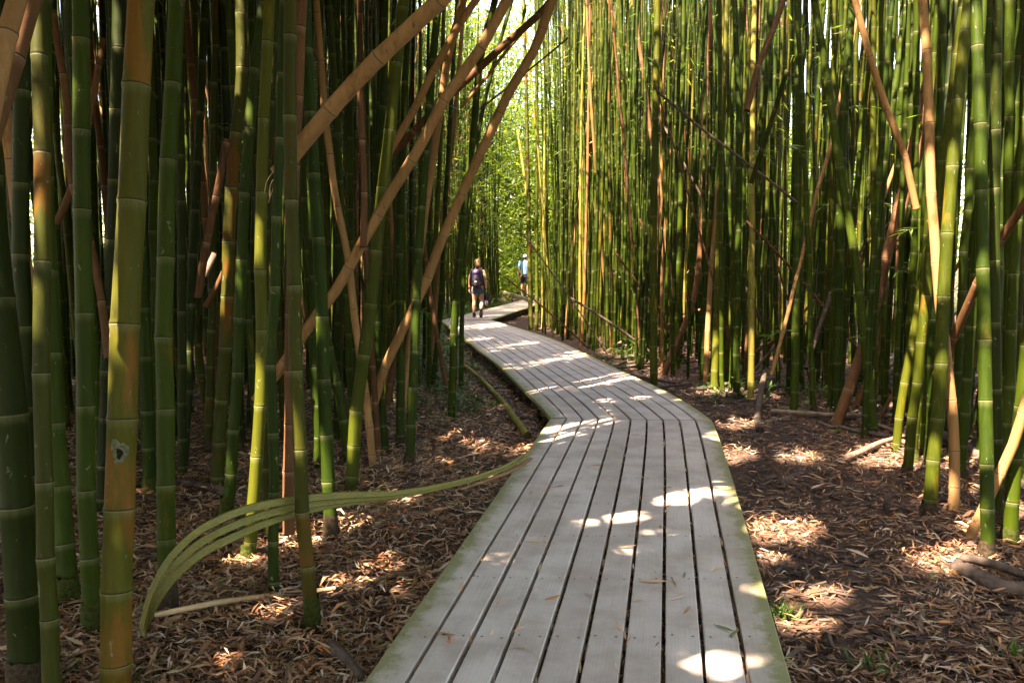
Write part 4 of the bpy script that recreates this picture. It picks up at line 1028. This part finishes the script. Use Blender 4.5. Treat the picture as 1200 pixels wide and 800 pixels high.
# the arching split stalk: flattened strands from one foot
def split_stalk():
    d0, d1 = 3.55, 5.3
    base = on_ground(168, 738); root = empty("split_stalk", base); tag(root, "green split bamboo stalk arching flattened over the litter to the planks", "split stalk")
    ctr = [(166, 742), (176, 706), (198, 668), (230, 637), (268, 617), (300, 605), (345, 594), (400, 586), (470, 580), (540, 566), (590, 550), (620, 532)]
    DS = [3.45, 3.38, 3.36, 3.38, 3.45, 3.58, 3.76, 3.98, 4.32, 4.75, 5.05, 5.3]
    offs = [(-1, -13, .0), (2, 0, .02), (5, 12, .04)]
    for k, (ox, oy, dz) in enumerate(offs):
        W = []
        for i, (x, y) in enumerate(ctr):
            t = i / (len(ctr) - 1)
            env = .35 + .65 * math.sin(math.pi * min(1, t * 1.5)) if t < .40 else max(0.25, 1 - (t - .40) * 2.4)
            if k == 2 and i > 8: continue
            W.append(at_d(x + ox * env, y + oy * env, DS[i] + dz))
        P = catmull(np.array(W), 70) - base; n = len(P); t = np.linspace(0, 1, n)
        hw = (.012 + .0095 * np.sin(np.pi * np.clip(t * 1.35, 0, 1))) * (1 - .35 * t); hw[-5:] *= np.linspace(1, .3, 5)
        T = np.gradient(P, axis=0); T = unit(T); side_ = unit(np.cross(T, np.array([0.15, 1.0, -.25]))); nor = unit(np.cross(side_, T))
        V, Q = [], []
        prof = [(-1, 0), (-.6, .22), (0, .34), (.6, .22), (1, 0), (.6, .06), (0, .16), (-.6, .06)]
        for q in range(n):
            rip = 1 + .012 * math.sin(q * 1.1 + k) + rng.normal(0, .010)
            for a, b in prof: V.append(P[q] + side_[q] * hw[q] * a * rip + nor[q] * hw[q] * b * .9)
        for q in range(n - 1):
            for a in range(8): Q.append((q * 8 + a, q * 8 + (a + 1) % 8, (q + 1) * 8 + (a + 1) % 8, (q + 1) * 8 + a))
        uvv = [(a_ % 8 / 8, 0) for a_ in range(len(Q) * 4)]
        link("strand", mesh_np("strand", np.array(V), np.array(Q), M['split'], True), root)
    W = [at_d(x, y + 5, d0 + (d1 - d0) * (i + 8.5) / 11) for i, (x, y) in enumerate([(540, 568), (575, 556), (600, 546), (622, 532)])]
    link("dry_tip", tube(catmull(np.array(W), 24) - base, np.linspace(.012, .018, 24), M['brown_strip'], "dry_tip", 8, 4, .1, flat=.5), root)
M['brown_strip'] = simple("brown_strip", (0.16, 0.085, 0.035), (0.24, 0.14, 0.06), 10, .6)
split_stalk()
# torn strands at the foot of the thickest leaning cane
def torn():
    base = at_d(314, 217, 4.12); root = empty("torn_strips", base); tag(root, "torn dry strips dangling from the thickest leaning cane's broken end", "torn strips")
    for k, pts in enumerate(([(338, 190), (322, 200), (313, 212), (310, 226)], [(340, 196), (326, 205), (317, 216), (316, 232)], [(330, 205), (322, 214), (319, 224), (314, 238)])):
        W = np.array([at_d(x, y, 4.08 + .01 * k) for x, y in pts])
        link("strip", tube(catmull(W, 16) - base, np.linspace(.007, .004, 16), M['splitdry'], "strip", 6, k, .1, flat=.4), root)
torn()

# grass tufts by the boards
def tuft(label, x, y, n, h, seed, wide=.06, lean=.8):
    b = on_ground(x, y); rr = np.random.default_rng(seed); V, Q, var = [], [], []
    for i in range(n):
        az = rr.uniform(0, 6.28); L_ = h * rr.uniform(.55, 1.1); w = .0035 + .0028 * rr.random() * (2 if wide > .08 else 1)
        p = np.array([rr.normal(0, wide * .4), rr.normal(0, wide * .4), -.01]); out = np.array([math.cos(az), math.sin(az), 0]); s = np.array([-math.sin(az), math.cos(az), 0])
        bI = len(V); l = lean * rr.uniform(.3, 1.2)
        for k in range(5):
            t = k / 4; c = p + out * (L_ * l * t ** 1.5) + np.array([0, 0, L_ * (t - .45 * l * t * t)]); ww = w * (1 - t ** 2 * .95)
            V += [c + s * ww, c - s * ww]
        for k in range(4): Q.append((bI + 2 * k, bI + 2 * k + 1, bI + 2 * k + 3, bI + 2 * k + 2))
        var += [rr.uniform(.2, 1)] * 10
    tag(link("grass_tuft", mesh_np("grass_tuft", np.array(V), np.array(Q), M['fern'], False, var=np.array(var)), None, b), label, "grass tuft")
tuft("small dense grass tuft touching the boards' edge beside a sun patch", 921, 722, 60, .11, 1)
tuft("green wide-bladed sprout in front, between the lying canes", 1030, 792, 22, .17, 2, .09)
tuft("sprig of grass at the picture's corner past the dark cane", 1185, 775, 16, .16, 3, .09)
tuft("green grass clump at the lower picture edge beside the thickest culm", 170, 800, 40, .10, 4, .12)
tuft("tiny clover-like sprout in the pale litter under the tan-footed culm", 286, 783, 14, .07, 5)
tuft("low green sprout on the litter near the planks below the fallen culm", 492, 545, 26, .08, 6, .15)
tuft("grass patch beside the split stalk's dry tip", 540, 553, 40, .08, 7, .2)
tuft("wisp of grass at the foot of the fallen culm", 555, 432, 60, .16, 8, .3)
tuft("thin grass sprig beside the sturdy culm's foot", 1100, 622, 14, .08, 9, .1)
tuft("grass wisp at the log's near end", 1123, 668, 14, .08, 10, .06)

# dry leaves lying on the boards
for i, (x, y, L_, az, tone) in enumerate([(520, 742, .115, 2.9, .9), (605, 758, .09, 3.1, .4), (735, 641, .10, .1, .55), (625, 634, .11, .15, .6), (805, 715, .085, 1.0, .3), (745, 703, .10, 2.9, .92), (793, 701, .10, .4, .8), (802, 674, .07, 1.2, .98),
                                          (765, 681, .15, -.1, .55), (848, 736, .11, -.9, .99), (860, 742, .08, .7, .99), (742, 510, .14, .25, .6), (584, 705, .05, 1.1, .4), (700, 545, .10, .0, .35), (655, 570, .09, .3, .3), (860, 597, .06, 1.5, .6), (543, 640, .07, 2, .5)] + [(_r.uniform(470 + (800 - _y) * .48, 905 - (800 - _y) * .24), _y, _r.uniform(.03, .09), _r.uniform(0, 3.1), _r.uniform(.1, .93)) for _r in [random.Random(77)] for _y in [500 + 290 * _r.random() ** .8 for _ in range(26)]]):
    c = at_z(x, y, .004); d = np.array([math.cos(az), math.sin(az), 0]); s = np.array([-math.sin(az), math.cos(az), 0])
    w = L_ * .07; rr_ = random.Random(i)
    V = [-d * L_ / 2, -d * L_ * .15 + s * w + (0, 0, .004), -d * L_ * .15 - s * w + (0, 0, .001), d * L_ * .2 + s * w * .8 + (0, 0, .008), d * L_ * .2 - s * w * .8 + (0, 0, .003), d * L_ / 2 + (0, 0, rr_.uniform(.002, .014))]
    Q = [(1, 0, 0, 2), (1, 2, 4, 3), (3, 4, 5, 5)]
    bm = bmesh.new(); vv = [bm.verts.new(tuple(p)) for p in V]
    for q in ((0, 2, 1), (1, 2, 4, 3), (3, 4, 5)): bm.faces.new([vv[k] for k in q])
    me = bm_mesh("fallen_leaf", bm, M['litter']); a = me.attributes.new("var", 'FLOAT', 'POINT'); a.data.foreach_set("value", np.full(6, tone, dtype=np.float32))
    tag(link("fallen_leaf", me, None, c), "green narrow bamboo leaf lying on the planks" if tone > .95 else "dry narrow bamboo leaf lying on the planks", "leaf", "green leaves lying on the planks" if tone > .95 else "dry leaves lying on the planks")

def gap_leaves():
    n = 620; i = rng.integers(1, 10, n); t = rng.random(n) ** 1.3
    a0, a1 = np.asarray(A_L[-2] if len(A_L) > 2 else A_L[0]), np.asarray(A_L[-1]); L0, L1 = A_L[0], A_L[-1]
    yy = 2.2 + 5.0 * t; xl, xr = path_l(yy), path_r(yy)
    x = xl + (xr - xl) * i / 10
    az = np.pi / 2 + rng.normal(0, .25, n); ti = rng.normal(0, .35, n)
    D = np.stack([np.cos(az) * np.cos(ti), np.sin(az) * np.cos(ti), np.sin(ti)], -1); S = unit(np.cross(D, unit(rng.normal(0, .6, (n, 3)) + (1, 0, .4))))
    L_ = rng.uniform(.03, .09, n); C = np.stack([x + rng.normal(0, .003, n), yy, rng.uniform(-.035, -.006, n)], -1)
    V, Q = leaf_quads(C, D, S, L_, L_ * .09)
    tag(link("leaf_litter", mesh_np("leaf_litter", V, Q, M['litter'], False, var=np.repeat(rng.uniform(.15, .95, n), 4))), "scraps of dry leaf caught in the gaps between planks", "leaf litter", kind="stuff")
gap_leaves()

# ------------------------------------------------------------------ people
def skin_mesh(name, chains, mat, sub=2):
    """chains: list of lists of (x,y,z,r); chains are joined where they share a point"""
    idx, verts, rad, edges = {}, [], [], []
    for ch in chains:
        prev = None
        for p in ch:
            key = tuple(round(c, 4) for c in p[:3])
            if key not in idx:
                idx[key] = len(verts); verts.append(p[:3]); rad.append(p[3] if not isinstance(p[3], tuple) else p[3])
            k = idx[key]
            if prev is not None and prev != k: edges.append((prev, k))
            prev = k
    me = bpy.data.meshes.new(name); me.from_pydata(verts, edges, [])
    o = bpy.data.objects.new(name, me); COL.objects.link(o)
    md = o.modifiers.new("skin", 'SKIN'); md.use_smooth_shade = True
    for k, r in enumerate(rad):
        s = me.skin_vertices[0].data[k]; s.radius = r if isinstance(r, tuple) else (r, r); s.use_root = (k == 0)
    sb = o.modifiers.new("sub", 'SUBSURF'); sb.levels = sub; sb.render_levels = sub
    dg = bpy.context.evaluated_depsgraph_get(); ev = o.evaluated_get(dg)
    new = bpy.data.meshes.new_from_object(ev); bpy.data.objects.remove(o); bpy.data.meshes.remove(me)
    new.name = name; new.materials.clear(); new.materials.append(mat)
    for p in new.polygons: p.use_smooth = True
    return new
def join_meshes(name, meshes, mat):
    bm = bmesh.new()
    for m in meshes: bm.from_mesh(m)
    return bm_mesh(name, bm, mat, True)
def hand(w, d, side):
    """five fingers from the wrist w along d (down); thumb forward"""
    w = np.array(w); d = np.array(d); d /= np.linalg.norm(d); fwd = np.array([0, 1.0, 0]); ins = np.array([-side, 0, 0.0])
    out = []
    for k, (o_, L_) in enumerate(((.030, .070), (.010, .080), (-.010, .074), (-.028, .058))):
        p0 = w + d * .03 + fwd * o_ * .5; p1 = w + d * .085 + fwd * o_; p2 = p1 + d * L_ * .5 + ins * .012; p3 = p1 + d * L_ * .85 + ins * .04
        out.append([(*p0, .011), (*p1, .010), (*p2, .0085), (*p3, .0065)])
    p0 = w + d * .02 + fwd * .012; p1 = w + d * .05 + fwd * .045 + ins * .01; p2 = p1 + d * .04 + fwd * .012
    out.append([(*p0, .012), (*p1, .010), (*p2, .008)])
    return out
def ellipsoid(name, c, r, mat, cut=None, seg=24, jit=0, seed=0):
    bm = bmesh.new(); bmesh.ops.create_uvsphere(bm, u_segments=seg, v_segments=seg // 2, radius=1); rr = random.Random(seed)
    for v in bm.verts:
        k = 1 + rr.uniform(-jit, jit); v.co = Vector((c[0] + v.co.x * r[0] * k, c[1] + v.co.y * r[1] * k, c[2] + v.co.z * r[2] * k))
    if cut:
        bmesh.ops.delete(bm, geom=[f for f in bm.faces if cut(f.calc_center_median())], context='FACES')
    return bm_mesh(name, bm, mat, True)
def head_mesh(c, k=1.0):
    x, y, z = c
    bm = bmesh.new(); bmesh.ops.create_uvsphere(bm, u_segments=20, v_segments=14, radius=1)
    for v in bm.verts:
        p = v.co; tz = p.z
        wx = .075 * (1 - .18 * max(0, -tz)); wy = .095
        v.co = Vector((x + p.x * wx * k, y + p.y * wy * k + (.012 if tz < -.3 and p.y > 0 else 0), z + p.z * .115 * k))
    m = [bm_mesh("h", bm, M['skin'], True)]
    m.append(ellipsoid("n", (x, y + .098 * k, z - .015), (.012, .018, .022), M['skin'], seg=10))
    for s in (-1, 1): m.append(ellipsoid("e", (x + s * .076 * k, y - .005, z - .012), (.010, .020, .032), M['skin'], seg=10))
    m.append(ellipsoid("m", (x, y + .090 * k, z - .055), (.024, .008, .007), M['skin'], seg=10))
    return m
def eyes(parent, c):
    for s in (-1, 1): link("eye", ellipsoid("eye", (c[0] + s * .03, c[1] + .083, c[2] + .01), (.011, .008, .008), M['shoe'], seg=10), parent)

def shoe(parent, ankle, toe_dir, mat, sole, tilt):
    a = np.array(ankle); rot = Matrix.Rotation(tilt, 4, 'X')
    bm = bmesh.new(); bmesh.ops.create_uvsphere(bm, u_segments=16, v_segments=10, radius=1)
    for v in bm.verts:
        p = v.co; q = Vector((p.x * (.042 if p.y > -.2 else .036), p.y * .135 + .055, max(p.z * (.075 if p.y < .1 else .05), -.05) - .02)); v.co = rot @ q + Vector(a)
    o = link("shoe", bm_mesh("shoe", bm, mat, True), parent)
    bm = bmesh.new(); bmesh.ops.create_uvsphere(bm, u_segments=16, v_segments=8, radius=1)
    for v in bm.verts:
        p = v.co; q = Vector((p.x * .046, p.y * .142 + .055, max(-.5, min(.5, p.z)) * .03 - .072)); v.co = rot @ q + Vector(a)
    link("sole", bm_mesh("sole", bm, sole, True), o)

def woman():
    p = at_z(560, 371.5, 0.0); root = empty("person", (p[0], p[1], 0.003), R(-8)); root.scale = (1.1, 1.08, .99); tag(root, "woman in denim shorts with a purple backpack walking away along the boards", "person")
    body = [[(0, 0, .90, (.125, .095)), (0, 0, 1.02, (.105, .08)), (0, .0, 1.18, (.12, .085)), (0, -.005, 1.31, (.115, .075)), (0, -.01, 1.395, .05), (0, .0, 1.46, .048)],
            [(0, -.005, 1.31, (.115, .075)), (-.155, -.01, 1.335, .05), (-.205, -.03, 1.10, .038), (-.222, .01, .895, .026), (-.225, .02, .84, .026)],
            [(0, -.005, 1.31, (.115, .075)), (.155, -.01, 1.335, .05), (.205, -.05, 1.10, .038), (.225, -.03, .885, .026), (.23, -.02, .83, .026)],
            [(0, 0, .90, (.125, .095)), (-.085, 0, .84, .085), (-.092, .02, .65, .072), (-.095, .045, .47, .052), (-.10, .02, .33, .055), (-.105, .0, .12, .034), (-.105, .0, .07, .034)],
            [(0, 0, .90, (.125, .095)), (.085, 0, .84, .085), (.092, .03, .66, .072), (.10, .05, .48, .052), (.108, -.06, .37, .054), (.118, -.17, .21, .034), (.12, -.19, .17, .034)]]
    b = skin_mesh("b", body, M['skin'])
    hm = head_mesh((.0, .015, 1.545), .97)
    hs = [skin_mesh("f", [f], M['skin'], 1) for f in hand((-.225, .02, .83), (-.05, .1, -1), -1) + hand((.23, -.02, .82), (.05, .1, -1), 1)]
    bo = link("body", join_meshes("body", [b] + hm + hs, M['skin']), root)
    eyes(bo, (.0, .015, 1.545))
    hair = ellipsoid("hair", (0, -.012, 1.565), (.088, .106, .115), M['hair'], cut=lambda c: c.y > .055 and c.z < 1.60, jit=.03)
    hr = link("hair", hair, bo)
    link("hair_bun", ellipsoid("hair_bun", (.01, -.095, 1.50), (.065, .045, .075), M['hair'], jit=.06), bo)
    link("top", skin_mesh("top", [[(0, 0, .93, (.148, .118)), (0, 0, 1.05, (.130, .105)), (0, 0, 1.18, (.128, .094)), (0, -.005, 1.30, (.122, .083)), (0, -.008, 1.36, (.075, .06))]], M['topcloth']), root)
    link("shorts", skin_mesh("shorts", [[(0, 0, .96, (.155, .13)), (0, 0, .88, (.160, .135)), (-.088, .005, .82, .118), (-.094, .02, .63, .106)], [(0, 0, .88, (.160, .135)), (.088, .005, .82, .118), (.096, .03, .63, .106)]], M['denim']), root)
    # backpack: rounded body, front pocket, straps, label
    pk = bmesh.new(); bmesh.ops.create_cube(pk, size=1); bmesh.ops.bevel(pk, geom=list(pk.edges), offset=.22, segments=5, profile=.6, affect='EDGES')
    for v in pk.verts: v.co = Vector((v.co.x * .33 * (1 - .12 * v.co.z), -.20 + v.co.y * .19 * (1.0 - .35 * v.co.z), 1.13 + v.co.z * .47))
    bp = link("backpack", bm_mesh("backpack", pk, M['blackcloth'], True), root)
    link("top_pocket", ellipsoid("top_pocket", (0, -.225, 1.29), (.135, .085, .085), M['purple']), bp)
    link("front_pocket", ellipsoid("front_pocket", (0, -.285, 1.08), (.115, .035, .12), M['blackcloth']), bp)
    link("patch", ellipsoid("patch", (.01, -.318, 1.02), (.035, .008, .02), M['pinkcloth'], seg=12), bp)
    for s in (-1, 1):
        link("shoulder_strap", tube([(s * .10, -.12, 1.33), (s * .115, -.06, 1.415), (s * .12, .04, 1.40), (s * .11, .105, 1.28), (s * .11, .09, 1.12)], .018, M['blackcloth'], "shoulder_strap", 8, 0, 0, .5), bp)
    shoe(root, (-.105, .0, .092), 0, M['shoe'], M['sole'], 0); shoe(root, (.12, -.195, .165), 0, M['shoe'], M['sole'], R(-52))
    for a, b2 in (((-.105, .0, .08), (-.105, .0, .15)), ((.12, -.19, .17), (.117, -.155, .235))): link("sock", tube([a, b2], .042, M['shoe'], "sock", 10, 0, 0), root)
    q = at_z(560, 371.5, 0)
    rot = Matrix.Rotation(R(-8), 3, 'Z'); hp = rot @ Vector((.245, -.02, .72)); bg_ = empty("carried_bag", (q[0] + hp.x, q[1] + hp.y, hp.z - .30)); tag(bg_, "small dark bag with white cloth hanging from the woman's hand", "bag")
    link("pouch", ellipsoid("pouch", (0.02, 0, .16), (.06, .05, .13), M['blackcloth'], jit=.06), bg_)
    link("white_cloth", ellipsoid("white_cloth", (.01, .0, .0), (.045, .04, .085), M['pinkcloth'], jit=.2), bg_)
    link("cloth_flap", ellipsoid("cloth_flap", (.09, .0, .07), (.045, .03, .11), M['topcloth'], jit=.1), bg_)
    link("handle", tube([(0, 0, .27), (-.02, 0, .31), (0, 0, .345)], .008, M['blackcloth'], "handle", 8, 0, 0), bg_)
woman()
def man():
    p = at_z(615, 347.5, 0.16); root = empty("person", (p[0], p[1], .163), R(-6)); tag(root, "man in blue shirt, black shorts and white cap, half hidden by culms", "person")
    body = [[(0, 0, .96, (.135, .10)), (0, 0, 1.10, (.13, .095)), (0, 0, 1.27, (.155, .10)), (0, -.005, 1.42, (.14, .085)), (0, -.01, 1.52, .058), (0, 0, 1.58, .055)],
            [(0, -.005, 1.42, (.14, .085)), (-.19, -.01, 1.44, .06), (-.25, -.04, 1.17, .046), (-.28, .02, .93, .033), (-.285, .03, .88, .032)],
            [(0, -.005, 1.42, (.14, .085)), (.19, -.01, 1.44, .06), (.25, -.02, 1.17, .046), (.27, .07, .93, .033), (.275, .08, .88, .032)],
            [(0, 0, .96, (.135, .10)), (-.095, 0, .90, .092), (-.10, .0, .70, .08), (-.105, .02, .50, .058), (-.11, -.03, .36, .062), (-.11, -.06, .13, .038), (-.11, -.06, .08, .038)],
            [(0, 0, .96, (.135, .10)), (.095, 0, .90, .092), (.10, .06, .70, .08), (.105, .11, .50, .058), (.11, .08, .36, .062), (.11, .06, .13, .038), (.11, .06, .08, .038)]]
    b = skin_mesh("b", body, M['skin']); hm = head_mesh((0, .015, 1.665), 1.0)
    hs = [skin_mesh("f", [f], M['skin'], 1) for f in hand((-.285, .03, .87), (-.03, .1, -1), -1) + hand((.275, .08, .87), (.03, .1, -1), 1)]
    bo = link("body", join_meshes("body", [b] + hm + hs, M['skin']), root); eyes(bo, (0, .015, 1.665))
    link("hair", ellipsoid("hair", (0, -.014, 1.66), (.082, .096, .09), M['brownhair'], cut=lambda c: c.y > .03 and c.z < 1.70), bo)
    cap = link("cap", ellipsoid("cap", (0, 0, 1.70), (.090, .107, .095), M['whitecloth'], cut=lambda c: c.z < 1.66), root)
    link("brim", ellipsoid("brim", (0, .13, 1.70), (.075, .075, .010), M['whitecloth']), cap)
    link("shirt", skin_mesh("shirt", [[(0, 0, .90, (.185, .150)), (0, 0, 1.00, (.182, .145)), (0, 0, 1.14, (.185, .14)), (0, -.002, 1.28, (.205, .14)), (0, -.005, 1.42, (.19, .125)), (0, -.01, 1.51, (.095, .085))],
                                      [(0, -.005, 1.42, (.19, .125)), (-.19, -.01, 1.44, .095), (-.24, -.03, 1.20, .085)], [(0, -.005, 1.42, (.19, .125)), (.19, -.01, 1.44, .095), (.24, -.015, 1.20, .085)]], M['bluecloth']), root)
    link("shorts", skin_mesh("shorts", [[(0, 0, .98, (.165, .135)), (0, 0, .92, (.165, .135)), (-.098, 0, .86, .125), (-.105, .0, .56, .112)], [(0, 0, .92, (.165, .135)), (.098, .01, .86, .125), (.106, .085, .56, .112)]], M['blackcloth']), root)
    shoe(root, (-.11, -.06, .10), 0, M['whitecloth'], M['whitecloth'], 0); shoe(root, (.11, .06, .10), 0, M['whitecloth'], M['whitecloth'], 0)
man()
